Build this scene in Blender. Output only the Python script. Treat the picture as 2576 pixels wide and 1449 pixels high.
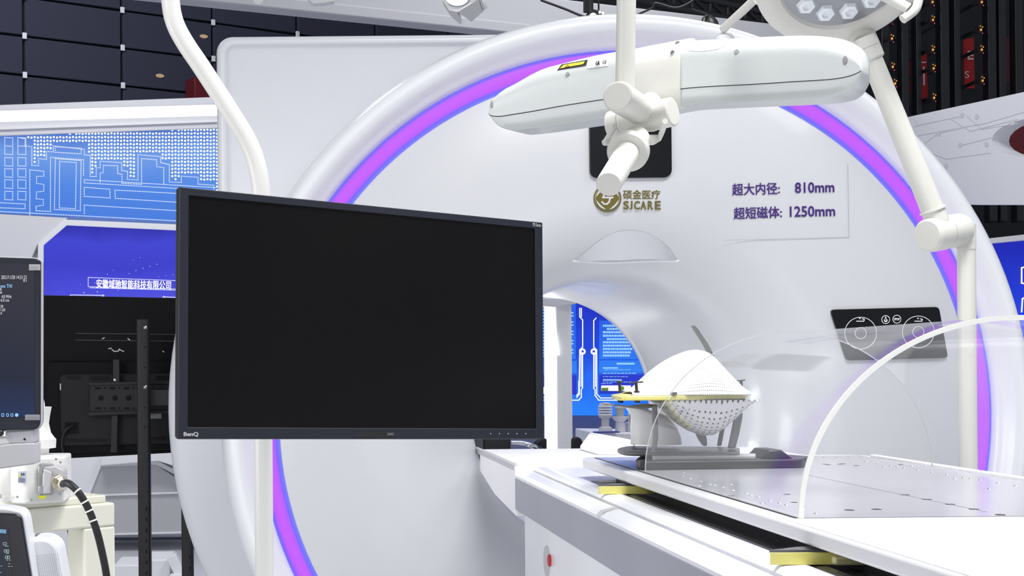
import bpy, bmesh, math, random
from mathutils import Vector, Matrix
random.seed(7)
PI = math.pi
SC = bpy.context.scene
COL = SC.collection
for o in list(bpy.data.objects):
    bpy.data.objects.remove(o)

# ------------------------------------------------------------------ camera
F, PX, PY, CAMZ, ROLL = 3536.0, 730.0, 923.0, 1.36, 0.009
cd = bpy.data.cameras.new('camera')
cam = bpy.data.objects.new('camera', cd)
COL.objects.link(cam)
cd.sensor_fit = 'HORIZONTAL'
cd.sensor_width = 36.0
cd.lens = F / 2576 * 36.0
cd.shift_x = (1288 - PX) / 2576
cd.shift_y = (PY - 724.5) / 2576
cd.clip_end = 200
cam.matrix_world = Matrix.Translation((0, 0, CAMZ)) @ Matrix.Rotation(PI / 2, 4, 'X') @ Matrix.Rotation(-ROLL, 4, 'Z')
SC.camera = cam

# ------------------------------------------------------------------ world and lights
SC.view_settings.view_transform = 'Standard'
SC.view_settings.look = 'None'
SC.view_settings.gamma = 1.0
SC.view_settings.use_curve_mapping = False
SC.view_settings.exposure = 0.0
w = bpy.data.worlds.new('hall'); SC.world = w; w.use_nodes = True
bg = w.node_tree.nodes['Background']
bg.inputs[0].default_value = (0.86, 0.89, 1.0, 1); bg.inputs[1].default_value = 0.34

def area(name, loc, target, sx, sy, power, col=(1, 1, 1)):
    l = bpy.data.lights.new(name, 'AREA'); l.shape = 'RECTANGLE'; l.size = sx; l.size_y = sy
    l.energy = power; l.color = col
    o = bpy.data.objects.new(name, l); COL.objects.link(o); o.location = loc
    o.rotation_euler = (Vector(target) - Vector(loc)).to_track_quat('-Z', 'Y').to_euler()
    return o

k_l = area('ceiling_light', (1.15, 1.6, 4.4), (1.05, 2.1, 1.1), 1.5, .9, 66, (1, .99, .97)); k_l.data.spread = math.radians(105)
area('left_fill', (-2.4, 1.2, 2.6), (-.1, 4.4, 1.0), 0.9, 0.9, 24, (1, .99, .97))  # unseen fill from the left, aimed to brighten the rear cover
s_l = area('left_fill', (-2.8, 2.2, 1.5), (.6, 3.4, .75), 1.2, 1.0, 11, (1, 1, .99)); s_l.data.spread = math.radians(90)  # low unseen fill added on the left to brighten the pedestal
area('ceiling_light', (3.6, 2.6, 4.8), (1.2, 3.0, 1.0), 1.2, 1.2, 40, (.97, .98, 1))
area('front_fill', (0.6, -3.2, 1.25), (1.0, 4.0, 1.3), 4.0, 2.2, 48, (1, 1, 1))  # unseen fill added behind the camera to brighten flare and face
area('ceiling_light', (-3.0, 13.0, 8.5), (-1.5, 21.0, 4.5), 2.5, 2.5, 420, (.85, .88, 1))
area('ceiling_light', (-1.6, 7.6, 5.0), (-1.6, 9.6, 0.0), 2.0, 1.2, 95, (.97, .98, 1))
area('ceiling_light', (2.2, 6.4, 5.0), (1.9, 7.6, 0.0), 1.6, 1.0, 75, (.97, .98, 1))

# ------------------------------------------------------------------ mapping pixels of the photo to places
_c, _s = math.cos(ROLL), math.sin(ROLL)
CAM = Vector((0, 0, CAMZ))
def ray(px, py):
    u, v = (px - PX) / F, -(py - PY) / F
    return Vector((u * _c + v * _s, 1.0, -u * _s + v * _c))
def at(px, py, y): return CAM + ray(px, py) * y
def at_z(px, py, z):
    r = ray(px, py); return CAM + r * ((z - CAMZ) / r.z)
def at_x(px, py, x):
    r = ray(px, py); return CAM + r * (x / r.x)

# ------------------------------------------------------------------ materials
MATS = {}
def mat(name, col, rough=0.45, metal=0.0, spec=0.5, emit=None, es=0.0, bump=0.0, bscale=200.0, var=0.03, coat=0.0, vscale=6.0):
    if name in MATS: return MATS[name]
    m = bpy.data.materials.new(name); m.use_nodes = True
    nt = m.node_tree; b = nt.nodes['Principled BSDF']
    b.inputs['Base Color'].default_value = (*col, 1)
    b.inputs['Roughness'].default_value = rough
    b.inputs['Metallic'].default_value = metal
    b.inputs['Specular IOR Level'].default_value = spec
    if coat:
        b.inputs['Coat Weight'].default_value = coat; b.inputs['Coat Roughness'].default_value = 0.12
    if emit:
        b.inputs['Emission Color'].default_value = (*emit, 1); b.inputs['Emission Strength'].default_value = es
    tc = nt.nodes.new('ShaderNodeTexCoord')
    n = nt.nodes.new('ShaderNodeTexNoise'); n.inputs['Scale'].default_value = vscale; n.inputs['Detail'].default_value = 4
    nt.links.new(tc.outputs['Object'], n.inputs['Vector'])
    r = nt.nodes.new('ShaderNodeMapRange')
    r.inputs['To Min'].default_value = rough - var; r.inputs['To Max'].default_value = rough + var
    nt.links.new(n.outputs['Fac'], r.inputs['Value']); nt.links.new(r.outputs['Result'], b.inputs['Roughness'])
    if bump:
        n2 = nt.nodes.new('ShaderNodeTexNoise'); n2.inputs['Scale'].default_value = bscale
        nt.links.new(tc.outputs['Object'], n2.inputs['Vector'])
        bp = nt.nodes.new('ShaderNodeBump'); bp.inputs['Strength'].default_value = bump; bp.inputs['Distance'].default_value = 0.002
        nt.links.new(n2.outputs['Fac'], bp.inputs['Height']); nt.links.new(bp.outputs['Normal'], b.inputs['Normal'])
    MATS[name] = m
    return m

white_shell = mat('glossy white fibreglass', (.78, .79, .83), .34, coat=.25, bump=.03, bscale=60)
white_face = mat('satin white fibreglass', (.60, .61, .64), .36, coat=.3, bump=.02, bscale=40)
white_paint = mat('warm white enamel', (.86, .86, .84), .35)
cream_paint = mat('cream enamel', (.66, .655, .61), .38)
pole_paint = mat('off white pole enamel', (.77, .77, .74), .36)
pale_green = mat('pale green white plastic', (.55, .58, .58), .32, coat=.1)
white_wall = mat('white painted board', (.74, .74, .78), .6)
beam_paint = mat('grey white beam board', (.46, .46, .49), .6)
white_bright = mat('bright white laminate', (.90, .90, .92), .4)
grey_panel = mat('satin blue grey panel', (.35, .36, .41), .42)
table_white = mat('white table enamel', (.85, .86, .89), .28, coat=.2)
table_top = mat('silver grey couch top', (.42, .42, .455), .24, coat=.3, bump=.02, bscale=30)
light_grey = mat('light grey plastic', (.52, .52, .54), .4)
mid_grey = mat('mid grey plastic', (.30, .30, .30), .4)
frame_grey = mat('grey moulded plastic', (.19, .19, .20), .38)
black_plastic = mat('black plastic', (.016, .016, .018), .38)
black_gloss = mat('black gloss glass', (.006, .007, .009), .22, spec=.3)
bezel = mat('charcoal bezel plastic', (.018, .021, .032), .42, spec=.35)
bezel_edge = mat('dark bezel edge', (.05, .055, .07), .4)
lcd_off = mat('switched off lcd', (.004, .004, .0042), .30, spec=.2)
black_metal = mat('black powder coated steel', (.016, .016, .019), .45, bump=.05, bscale=400)
tv_back = mat('black tv back plastic', (.006, .006, .008), .5, spec=.15, bump=.06, bscale=500)
steel = mat('brushed steel', (.6, .6, .62), .25, metal=1)
dark_steel = mat('dark steel track', (.14, .14, .15), .3, metal=.6)
brass = mat('nickel brass', (.66, .58, .42), .25, metal=1)
chrome = mat('chrome', (.8, .8, .82), .1, metal=1)
yellow_resin = mat('translucent yellow resin', (.78, .72, .20), .3, coat=.3)
pale_yellow = mat('pale yellow resin', (.80, .76, .42), .3)
rubber = mat('black cable rubber', (.012, .012, .013), .5)
tie_white = mat('white nylon', (.85, .85, .82), .4)
olive = mat('olive gold lettering', (.13, .105, .012), .45)
purple = mat('deep purple lettering', (.045, .012, .17), .45)
white_ink = mat('white print', (.85, .85, .86), .5)
grey_ink = mat('grey print', (.32, .33, .36), .5)
black_ink = mat('black print', (.02, .02, .02), .5)
red_button = mat('red button', (.55, .035, .04), .35)
warn_yellow = mat('yellow warning label', (.62, .55, .05), .4)
lime = mat('lime sticker', (.70, .74, .04), .45)
felt = mat('dark felt wall panel', (.034, .036, .060), .85, bump=.15, bscale=80)
gap_black = mat('black joint', (.004, .004, .005), .9)
hall_dark = mat('dark hall cladding', (.012, .013, .017), .7)
slat_mat = mat('black facade slat', (.016, .017, .022), .35)
banner_red = mat('red banner cloth', (.55, .012, .012), .6)
banner_dim = mat('dim red banner cloth', (.12, .006, .012), .6)
floor_mat = mat('pale grey vinyl floor', (.74, .75, .78), .3)
beige_steel = mat('beige painted steel', (.85, .845, .73), .42)
foam_white = mat('white mask plastic', (.84, .84, .85), .4)
booth_blue_grey = mat('blue grey board', (.22, .24, .34), .6)
cloth_black = mat('black upholstery', (.012, .012, .014), .7)
green_ink = mat('green picture print', (.20, .42, .04), .5)

def glow(name, col, s):
    if name in MATS: return MATS[name]
    m = bpy.data.materials.new(name); m.use_nodes = True; nt = m.node_tree
    b = nt.nodes['Principled BSDF']
    b.inputs['Base Color'].default_value = (.02, .02, .02, 1); b.inputs['Roughness'].default_value = .4
    b.inputs['Emission Color'].default_value = (*col, 1); b.inputs['Emission Strength'].default_value = s
    MATS[name] = m
    return m
def glow_ramp(name, stops, s, axis='Z', lo=0.0, hi=1.0, noise=0.0, nscale=2.0):
    """a lit screen with its picture: colours run along one object axis, with soft clouds in the picture"""
    m = bpy.data.materials.new(name); m.use_nodes = True; nt = m.node_tree
    b = nt.nodes['Principled BSDF']; b.inputs['Base Color'].default_value = (.01, .01, .015, 1); b.inputs['Specular IOR Level'].default_value = .12
    b.inputs['Roughness'].default_value = .35
    tc = nt.nodes.new('ShaderNodeTexCoord'); sp = nt.nodes.new('ShaderNodeSeparateXYZ')
    nt.links.new(tc.outputs['Object'], sp.inputs[0])
    mr = nt.nodes.new('ShaderNodeMapRange'); mr.inputs['From Min'].default_value = lo; mr.inputs['From Max'].default_value = hi
    nt.links.new(sp.outputs[axis], mr.inputs['Value'])
    src = mr.outputs['Result']
    if noise:
        n = nt.nodes.new('ShaderNodeTexNoise'); n.inputs['Scale'].default_value = nscale; n.inputs['Detail'].default_value = 3
        nt.links.new(tc.outputs['Object'], n.inputs['Vector'])
        ma = nt.nodes.new('ShaderNodeMath'); ma.operation = 'MULTIPLY_ADD'
        nt.links.new(n.outputs['Fac'], ma.inputs[0]); ma.inputs[1].default_value = noise
        sb = nt.nodes.new('ShaderNodeMath'); sb.operation = 'SUBTRACT'; nt.links.new(src, sb.inputs[0]); sb.inputs[1].default_value = noise / 2
        nt.links.new(sb.outputs[0], ma.inputs[2]); src = ma.outputs[0]
    cr = nt.nodes.new('ShaderNodeValToRGB'); e = cr.color_ramp.elements
    e[0].position, e[0].color = stops[0][0], (*stops[0][1], 1)
    e[1].position, e[1].color = stops[-1][0], (*stops[-1][1], 1)
    for p, c in stops[1:-1]:
        q = e.new(p); q.color = (*c, 1)
    nt.links.new(src, cr.inputs[0]); nt.links.new(cr.outputs[0], b.inputs['Emission Color'])
    b.inputs['Emission Strength'].default_value = s
    MATS[name] = m
    return m
bright_glow = glow('bright white glow', (1, 1, 1), 2.6)
white_glow = glow('white lit print', (1, 1, 1), 1.1)
blue_glow_txt = glow('pale blue lit print', (.30, .62, 1), 1.0)
dot_glow = glow('white lit dots', (1, 1, .97), 1.2)
lamp_glow = glow('spotlight lens', (1, .97, .92), 7)
amber_glow = glow('amber hall lamp', (1, .40, .05), 1.0)
pink_glow = glow('small pink indicator', (1, .05, .3), 1.0)
reflect_glow = glow('warm hall downlight', (1, .66, .42), .42)

# ------------------------------------------------------------------ mesh helpers (everything is written in world metres)
class MB:
    def __init__(s): s.bm = bmesh.new()
    def face(s, pts):
        vs = [s.bm.verts.new(p) for p in pts]
        return s.bm.faces.new(vs)
    def loft(s, secs, closed=True, cap=True):
        rows = [[s.bm.verts.new(p) for p in sec] for sec in secs]
        n = len(rows[0])
        for a, b in zip(rows, rows[1:]):
            for i in range(n if closed else n - 1):
                j = (i + 1) % n
                s.bm.faces.new((a[i], a[j], b[j], b[i]))
        if cap and closed:
            s.bm.faces.new(list(reversed(rows[0]))); s.bm.faces.new(rows[-1])
        return s
    def box(s, a, b):
        a, b = Vector(a), Vector(b)
        return s.obox((a + b) / 2, (b.x - a.x, 0, 0), (0, b.y - a.y, 0), (0, 0, b.z - a.z))
    def obox(s, c, ex, ey, ez):
        c, ex, ey, ez = Vector(c), Vector(ex) / 2, Vector(ey) / 2, Vector(ez) / 2
        lo = [c - ex - ey - ez, c + ex - ey - ez, c + ex + ey - ez, c - ex + ey - ez]
        hi = [p + ez * 2 for p in lo]
        return s.loft([lo, hi])
    def prism(s, poly, d):
        """poly: 3D points in one plane, d: thickness vector"""
        d = Vector(d)
        return s.loft([[Vector(p) for p in poly], [Vector(p) + d for p in poly]])
    def cyl(s, a, b, r0, r1=None, n=32, cap=True):
        a, b = Vector(a), Vector(b); r1 = r0 if r1 is None else r1
        q = (b - a).to_track_quat('Z', 'Y')
        x, y = q @ Vector((1, 0, 0)), q @ Vector((0, 1, 0))
        return s.loft([[c + (x * math.cos(t) + y * math.sin(t)) * r for t in [2 * PI * i / n for i in range(n)]] for c, r in ((a, r0), (b, r1))], cap=cap)
    def lathe(s, a, axis, prof, n=48, cap=False, up=None, sx=1.0, sy=1.0, t0=0.0, t1=2 * PI):
        """prof: (radius, distance along axis)"""
        a = Vector(a); ax = Vector(axis).normalized()
        q = ax.to_track_quat('Z', 'Y')
        x, y = q @ Vector((1, 0, 0)), q @ Vector((0, 1, 0))
        full = abs(t1 - t0 - 2 * PI) < 1e-6
        m = n if full else n + 1
        ts = [t0 + (t1 - t0) * i / n for i in range(m)]
        return s.loft([[a + ax * h + (x * math.cos(t) * sx + y * math.sin(t) * sy) * max(r, 1e-5) for t in ts] for r, h in prof], closed=full, cap=cap)
    def tube(s, pts, r, n=16, smooth=6):
        P = [Vector(p) for p in pts]
        if smooth and len(P) > 2: P = catmull(P, smooth)
        rs = r if isinstance(r, (list, tuple)) else None
        secs = []; up = None
        for i, p in enumerate(P):
            t = (P[min(i + 1, len(P) - 1)] - P[max(i - 1, 0)]).normalized()
            if up is None:
                up = t.orthogonal().normalized()
            up = (up - t * up.dot(t)).normalized()
            v = t.cross(up)
            rr = r if rs is None else rs[0] + (rs[1] - rs[0]) * i / (len(P) - 1)
            secs.append([p + (up * math.cos(a) + v * math.sin(a)) * rr for a in [2 * PI * k / n for k in range(n)]])
        return s.loft(secs)
    def ball(s, c, r, n=16, sq=(1, 1, 1)):
        m = Matrix.Translation(c) @ Matrix.Diagonal((*[r * k for k in sq], 1))
        bmesh.ops.create_uvsphere(s.bm, u_segments=n * 2, v_segments=n, radius=1, matrix=m)
        return s
    def build(s, name, m, parent=None, angle=38, bevel=0.0, seg=2, keep=False):
        bm = s.bm
        bmesh.ops.recalc_face_normals(bm, faces=bm.faces[:])
        o0 = base_of(parent)
        if parent is None:
            xs = [v.co for v in bm.verts]
            o0 = Vector(((min(p.x for p in xs) + max(p.x for p in xs)) / 2, (min(p.y for p in xs) + max(p.y for p in xs)) / 2, min(p.z for p in xs)))
            if keep: o0 = Vector((0, 0, 0))
        bmesh.ops.translate(bm, verts=bm.verts[:], vec=-o0)
        for e in bm.edges:
            e.smooth = len(e.link_faces) == 2 and e.calc_face_angle(0) < math.radians(angle)
        for f in bm.faces: f.smooth = True
        me = bpy.data.meshes.new(name); bm.to_mesh(me); bm.free()
        ob = bpy.data.objects.new(name, me); COL.objects.link(ob)
        if m: me.materials.append(m)
        if parent is not None: ob.parent = parent
        else: ob.location = o0
        if bevel:
            b = ob.modifiers.new('bevel', 'BEVEL'); b.width = bevel; b.segments = seg; b.limit_method = 'ANGLE'; b.angle_limit = math.radians(38)
            b.harden_normals = False
        return ob
def base_of(p):
    v = Vector((0, 0, 0))
    while p is not None:
        v = v + p.location; p = p.parent
    return v
def catmull(P, k):
    out = []
    for i in range(len(P) - 1):
        p0, p1, p2, p3 = P[max(i - 1, 0)], P[i], P[i + 1], P[min(i + 2, len(P) - 1)]
        for j in range(k):
            t = j / k
            out.append(.5 * ((2 * p1) + (p2 - p0) * t + (2 * p0 - 5 * p1 + 4 * p2 - p3) * t * t + (3 * p1 - p0 - 3 * p2 + p3) * t ** 3))
    out.append(P[-1]); return out
def rrect(c, ex, ey, w, h, r, n=6):
    """rounded rectangle outline centred on c in the plane of unit vectors ex, ey"""
    c, ex, ey = Vector(c), Vector(ex), Vector(ey); out = []
    for qx, qy, a0 in ((1, 1, 0), (-1, 1, PI / 2), (-1, -1, PI), (1, -1, 1.5 * PI)):
        for i in range(n + 1):
            a = a0 + PI / 2 * i / n
            out.append(c + ex * (qx * (w / 2 - r) + r * math.cos(a)) + ey * (qy * (h / 2 - r) + r * math.sin(a)))
    return out
def roundpoly(pts, r, n=5):
    out = []; P = [Vector(p) for p in pts]; m = len(P)
    for i in range(m):
        a, b, c = P[i - 1], P[i], P[(i + 1) % m]
        u, v = (a - b), (c - b); k = min(r, u.length * .45, v.length * .45)
        p, q = b + u.normalized() * k, b + v.normalized() * k
        for j in range(n + 1):
            t = j / n; out.append(p * (1 - t) ** 2 + b * 2 * t * (1 - t) + q * t * t)
    return out
def thing(name, label, cat, loc, group=None):
    o = bpy.data.objects.new(name, None); COL.objects.link(o); o.location = loc
    o.empty_display_size = .1
    return tag(o, label, cat, group)
def tag(o, label=None, cat=None, group=None, kind=None):
    if label: o['label'] = label
    if cat: o['category'] = cat
    if group: o['group'] = group
    if kind: o['kind'] = kind
    return o
def struct(o): o['kind'] = 'structure'; return o
def line3(mb, pts, wd, up, th=.002, closed=False):
    """flat strip following points in a plane whose normal is 'up'"""
    P = [Vector(p) for p in pts]
    if closed: P = P + [P[0]]
    n = Vector(up).normalized()
    for i_, (a, b) in enumerate(zip(P, P[1:])):
        d = b - a
        if d.length < 1e-6: continue
        d.normalize(); s = n.cross(d) * wd / 2
        a2, b2 = a - d * wd / 2, b + d * wd / 2
        mb.prism([a2 - s, b2 - s, b2 + s, a2 + s], n * th * (1 + .06 * (i_ % 5)))
def text(name, s, m, parent, p, right, up, w, h, th=.0006, bold=0.0):
    """lettering whose bounding box has its lower left corner at p"""
    cu = bpy.data.curves.new(name, 'FONT'); cu.body = s; cu.size = 1; cu.extrude = .02; cjk = any(ord(ch) > 0x2e80 for ch in s); cu.offset = 0 if cjk else bold
    cu.resolution_u = 3
    to = bpy.data.objects.new(name, cu); COL.objects.link(to)
    dg = bpy.context.evaluated_depsgraph_get(); dg.update()
    me = bpy.data.meshes.new_from_object(to.evaluated_get(dg))
    bpy.data.objects.remove(to); bpy.data.curves.remove(cu)
    if cjk and bold:
        bmt = bmesh.new(); bmt.from_mesh(me); g0 = bmt.verts[:] + bmt.edges[:] + bmt.faces[:]
        for dx_, dy_, dz_ in ((bold * .8, 0, .001), (0, bold * .5, .002), (bold * .8, bold * .5, .003)):
            g = bmesh.ops.duplicate(bmt, geom=g0)['geom']; bmesh.ops.translate(bmt, verts=[v for v in g if isinstance(v, bmesh.types.BMVert)], vec=(dx_, dy_, dz_))
        bmt.to_mesh(me); bmt.free()
    xs = [v.co.x for v in me.vertices]; ys = [v.co.y for v in me.vertices]; zs = [v.co.z for v in me.vertices]
    x0, y0 = min(xs), min(ys); kx, ky = w / (max(xs) - x0), h / (max(ys) - y0)
    r, u = Vector(right).normalized(), Vector(up).normalized(); nn = r.cross(u)
    o0 = base_of(parent); p = Vector(p)
    z0 = min(zs); dz = max(max(zs) - z0, 1e-6)
    for v in me.vertices:
        v.co = p + r * ((v.co.x - x0) * kx) + u * ((v.co.y - y0) * ky) + nn * ((v.co.z - z0) / dz * th) - o0
    me.materials.clear(); me.materials.append(m); me.name = name
    ob = bpy.data.objects.new(name, me); COL.objects.link(ob); ob.parent = parent
    return ob
def pxtext(name, s, m, parent, x0, y0, x1, y1, d, bold=0.0, slope=0.0):
    """lettering on an upright plane facing the viewer at depth d, filling the pixel box"""
    p = at(x0, y1, d); r = at(x1, y1 + slope * (x1 - x0), d) - p; u = at(x0, y0, d) - p
    return text(name, s, m, parent, p, r, Vector((0, -1, 0)).cross(r) if slope else u, r.length, u.length, bold=bold)
def pxpoly(pts, d): return [at(x, y, d) for x, y in pts]
FWD = Vector((0, 1, 0)); UPV = Vector((0, 0, 1)); RT = Vector((1, 0, 0)); CAMW = Vector((0, -1, 0))

# ================================================================== SETTING
fl = MB(); fl.box((-9, -1, -.06), (11, 26, 0)); struct(fl.build('floor', floor_mat))

# dark felt clad hall wall far behind, running away to the right
O = at(305, 213, 20.0); WD = Vector((.852, .523, 0)); O = O - UPV * (O.z - CAMZ)
WN = Vector((.523, -.852, 0))
hw = MB(); hw.obox(O + WD * 6 + UPV * 3 - WN * .25, WD * 36, WN * .4, UPV * 14)
wall_b = struct(hw.build('wall_back', gap_black))
pm = MB()
zl = [-4.9 + .0]
rows = [-1.2 + .535 * i for i in range(0, 16)]
base_z = 4.016
zrow = [base_z + .535 * k for k in range(-9, 7)]
for ci in range(-5, 15):
    t0, t1 = ci * 1.465 + .02, (ci + 1) * 1.465 - .02
    for k in range(len(zrow) - 1):
        a, b = zrow[k] + .014, zrow[k + 1] - .014
        pm.obox(O + WD * ((t0 + t1) / 2) + UPV * ((a + b) / 2), WD * (t1 - t0), WN * .08, UPV * (b - a))
pm.build('felt_panel', felt, wall_b, bevel=.01, seg=1)
for ci in (-1, 0, 1, 2):
    for k in (8, 9, 10, 11):
        c = MB(); c.obox(O + WD * (ci * 1.465) + UPV * zrow[k] + WN * .06, WD * .06, WN * .03, UPV * .085)
        c.build('panel_clip', white_ink, wall_b, bevel=.006)
hdl = thing('downlight', 'faint warm round downlight glowing high on the dark panelled hall wall', 'lamp', O + WD * 1.05 + UPV * 4.9)
for nm, px, py, lb in (('downlight', 508, 92, None), ('downlight', 398, 192, None)):
    pass
bpy.data.objects.remove(hdl)
for px, py, lb in ((509, 93, 'upper of two warm oval lights on the dark hall wall'), (399, 192, 'lower of two warm oval lights on the dark hall wall')):
    r = ray(px, py); tt = (O - CAM).dot(WN) / r.dot(WN); p = CAM + r * tt + WN * .05
    m = MB(); m.lathe(p, WN, [(0, .025), (.045, .022), (.06, .0), (.06, -.03)], n=24, sx=1.1, sy=.45)
    tag(m.build('wall_light', reflect_glow), lb, 'lamp')
# red box low on the wall by the white pole
r = ray(500, 240); tt = (O - CAM).dot(WN) / r.dot(WN); p = CAM + r * tt + WN * .25
m = MB(); m.obox(p, WD * .55, WN * .3, UPV * .35)
t_ = tag(m.build('red_sign_board', banner_dim, bevel=.01), 'dim red board against the dark hall wall behind the white pole', 'sign')
m = MB(); m.obox(p + UPV * .24 + WD * .02, WD * .13, WN * .12, UPV * .12)
tag(m.build('white_box', light_grey, bevel=.01), 'small pale box on top of the dim red board', 'box')

# dark right hall side with slats, banners and amber lamps
m = MB(); m.obox(at(2350, 200, 15.2), RT * 8.2, FWD * .3, UPV * 9)
struct(m.build('wall_right', hall_dark))
m = MB(); m.obox(at(1900, 60, 21.0) + UPV * 3.2, RT * 22, FWD * 18, UPV * .2)
struct(m.build('ceiling', hall_dark))
for i, px in enumerate((2222, 2271, 2305, 2371, 2402, 2489, 2515, 2556)):
    m = MB(); m.obox(at(px, 130, 13.6), RT * (.075, .07, .05, .085, .06, .08, .07, .07)[i], FWD * .12, UPV * 3.3)
    tag(m.build('facade_slat', slat_mat, bevel=.008), 'black upright slat on the dark hall side above the right booth', 'slat', 'black slats of the dark hall side')
bn = thing('hall_banner', 'bright red hanging banner strip with a white letter E, right of the lamp arm', 'banner', at(2436, 225, 14.3))
m = MB(); m.prism(pxpoly([(2425, 100), (2450, 94), (2452, 222), (2427, 222)], 14.3), FWD * .02); m.build('cloth', banner_red, bn)
pxtext('lettering', 'E', white_ink, bn, 2434, 128, 2449, 150, 14.29, bold=.02)
pxtext('lettering', 'S', white_ink, bn, 2427, 179, 2438, 196, 14.29)
bn = thing('hall_banner', 'narrow red hanging banner strip with white marks, left of the banner with the letter E', 'banner', at(2322, 250, 14.3))
m = MB(); m.prism(pxpoly([(2314, 134), (2331, 131), (2334, 248), (2316, 252)], 14.3), FWD * .02); m.build('cloth', banner_red, bn)
m = MB()
m.prism(pxpoly([(2322, 168), (2326, 168), (2327, 214), (2323, 214)], 14.29), FWD * .004)
m.prism(pxpoly([(2314, 156), (2330, 155), (2330, 158), (2314, 159)], 14.29), FWD * .004); m.build('white_mark', white_ink, bn)
for poly, lb, tx in (([(2378, 150), (2410, 146), (2412, 235), (2380, 240)], 'dim maroon banner between the two bright red strips', ('苏', 2385, 142, 2408, 168)),
                     ([(2508, 98), (2538, 94), (2540, 205), (2510, 210)], 'dim maroon banner at far right of the dark hall side', ('O', 2514, 170, 2528, 186)),
                     ([(2275, 148), (2300, 146), (2302, 232), (2277, 236)], 'dim maroon banner nearest to the white lamp arm', None)):
    bn = thing('hall_banner', lb, 'banner', at(poly[0][0], poly[2][1], 14.4))
    m = MB(); m.prism(pxpoly(poly, 14.4), FWD * .02); m.build('cloth', banner_dim, bn)
    if tx: pxtext('lettering', tx[0], grey_ink, bn, *tx[1:], 14.39)
pxs = [(2242, 52), (2244, 97), (2246, 168), (2346, 5), (2347, 50), (2347, 125), (2349, 172), (2350, 246), (2470, 5), (2468, 75), (2470, 125), (2472, 203), (2252, 210)]
lamp0 = None
for px, py in pxs:
    p = at(px, py, 13.4)
    if lamp0 is None:
        lamp0 = thing('hall_lamp', 'small amber lamp glowing in the dark hall side above the right booth', 'lamp', p, 'amber lamps of the hall side')
        m = MB(); m.ball(p, .009, 8, (1, 1, 1.3)); m.ball(p + Vector((.014, 0, .026)), .006, 8); m.ball(p + Vector((-.006, 0, .036)), .005, 8); a = m.build('bulb', amber_glow, lamp0)
        m = MB(); m.box(p + Vector((-.02, .014, -.03)), p + Vector((.02, .04, .06))); m.box(p + Vector((-.01, .03, 0)), p + Vector((.01, 1.66, .03))); m.build('lamp_holder', hall_dark, lamp0)
        m = MB(); m.ball(p + Vector((.02, .012, -.03)), .005, 6); m.build('indicator', pink_glow, lamp0)
    else:
        q = lamp0.copy(); COL.objects.link(q); q.location = p
        for ch in lamp0.children:
            k = ch.copy(); COL.objects.link(k); k.parent = q
# overhead white booth beam running back to the right
d1, d2 = 7.0, 8.6
A, B = at(430, -6, d1), at(1971, 172, d2)
zb = (A.z + B.z) / 2; A.z = B.z = zb
e = (B - A); A = A - e * .25; nrm = Vector((-e.y, e.x, 0)).normalized()
hh = at(1971, 66, d2).z - zb
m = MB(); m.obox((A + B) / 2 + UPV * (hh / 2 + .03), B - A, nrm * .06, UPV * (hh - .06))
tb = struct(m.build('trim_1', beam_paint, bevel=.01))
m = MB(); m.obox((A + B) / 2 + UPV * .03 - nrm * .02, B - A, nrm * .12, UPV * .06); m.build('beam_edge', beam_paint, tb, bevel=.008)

# black lighting truss above the beam
tr = thing('lighting_truss', 'black steel lighting truss at the top behind the white vertical pole', 'truss', at(1800, 20, 10.5))
m = MB()
tp = [at(1500, -60, 10.5), at(2120, 72, 12.0)]; bt = [at(1500, -20, 10.5), at(2120, 105, 12.0)]
bk = [p + Vector((.1, .5, .15)) for p in tp]
for a, b in (tp, bt, bk): m.cyl(a, b, .03, n=10)
m.build('chord', black_metal, tr)
m = MB()
for i in range(14):
    f0, f1 = i / 14, (i + 1) / 14
    a, b = tp[0].lerp(tp[1], f0), bt[0].lerp(bt[1], f1)
    m.cyl(a, b, .016, n=8); m.cyl(b, tp[0].lerp(tp[1], f1), .016, n=8)
    m.cyl(bk[0].lerp(bk[1], f0), bt[0].lerp(bt[1], f1), .014, n=8)
    m.cyl(bk[0].lerp(bk[1], f1), tp[0].lerp(tp[1], f0), .014, n=8)
m.build('web_bar', black_metal, tr)
m = MB(); m.tube([at(1360, 0, 6.6), at(1420, 22, 6.6), at(1470, 42, 6.6), at(1540, 60, 6.6)], .006, 8); tag(m.build('power_cable', rubber), 'thin dark cable sagging along the white overhead beam', 'cable')
m = MB(); m.tube([at(1600, 38, 6.6), at(1640, 20, 6.6), at(1650, 8, 6.6), at(1700, 20, 6.6), at(1742, 2, 6.6), at(1760, -20, 6.6)], .005, 8); tag(m.build('power_cable', rubber), 'looped dark cable right of the white pole near the truss', 'cable')

# white spotlight with barn doors
sp = thing('spotlight', 'white spotlight with open barn doors at the top centre', 'spotlight', at(1160, -12, 5.6))
c = at(1150, -14, 5.6); ax = Vector((-.15, -.55, -.8)).normalized()
m = MB(); m.lathe(c, ax, [(.0, -.16), (.045, -.16), (.05, -.05), (.056, 0), (.056, .012), (.048, .012), (.044, .004)], n=32); m.build('lamp_body', light_grey, sp)
m = MB(); m.lathe(c, ax, [(0, .008), (.046, .005)], n=32); m.build('lens', lamp_glow, sp)
for poly in ([(1113, 0), (1130, 26), (1150, 30), (1158, 62), (1135, 42), (1116, 14)], [(1150, 30), (1204, -2), (1213, 30), (1186, 55), (1155, 33)], [(1204, -6), (1211, -4), (1221, 24), (1213, 20)]):
    m = MB(); m.prism(pxpoly(poly, 5.52), Vector((.01, .012, .01))); m.build('barn_door', light_grey, sp)
sp2 = thing('spotlight', 'pale spotlight housing cut off by the top edge, left of the barn door spotlight', 'spotlight', at(800, -10, 5.6))
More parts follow.
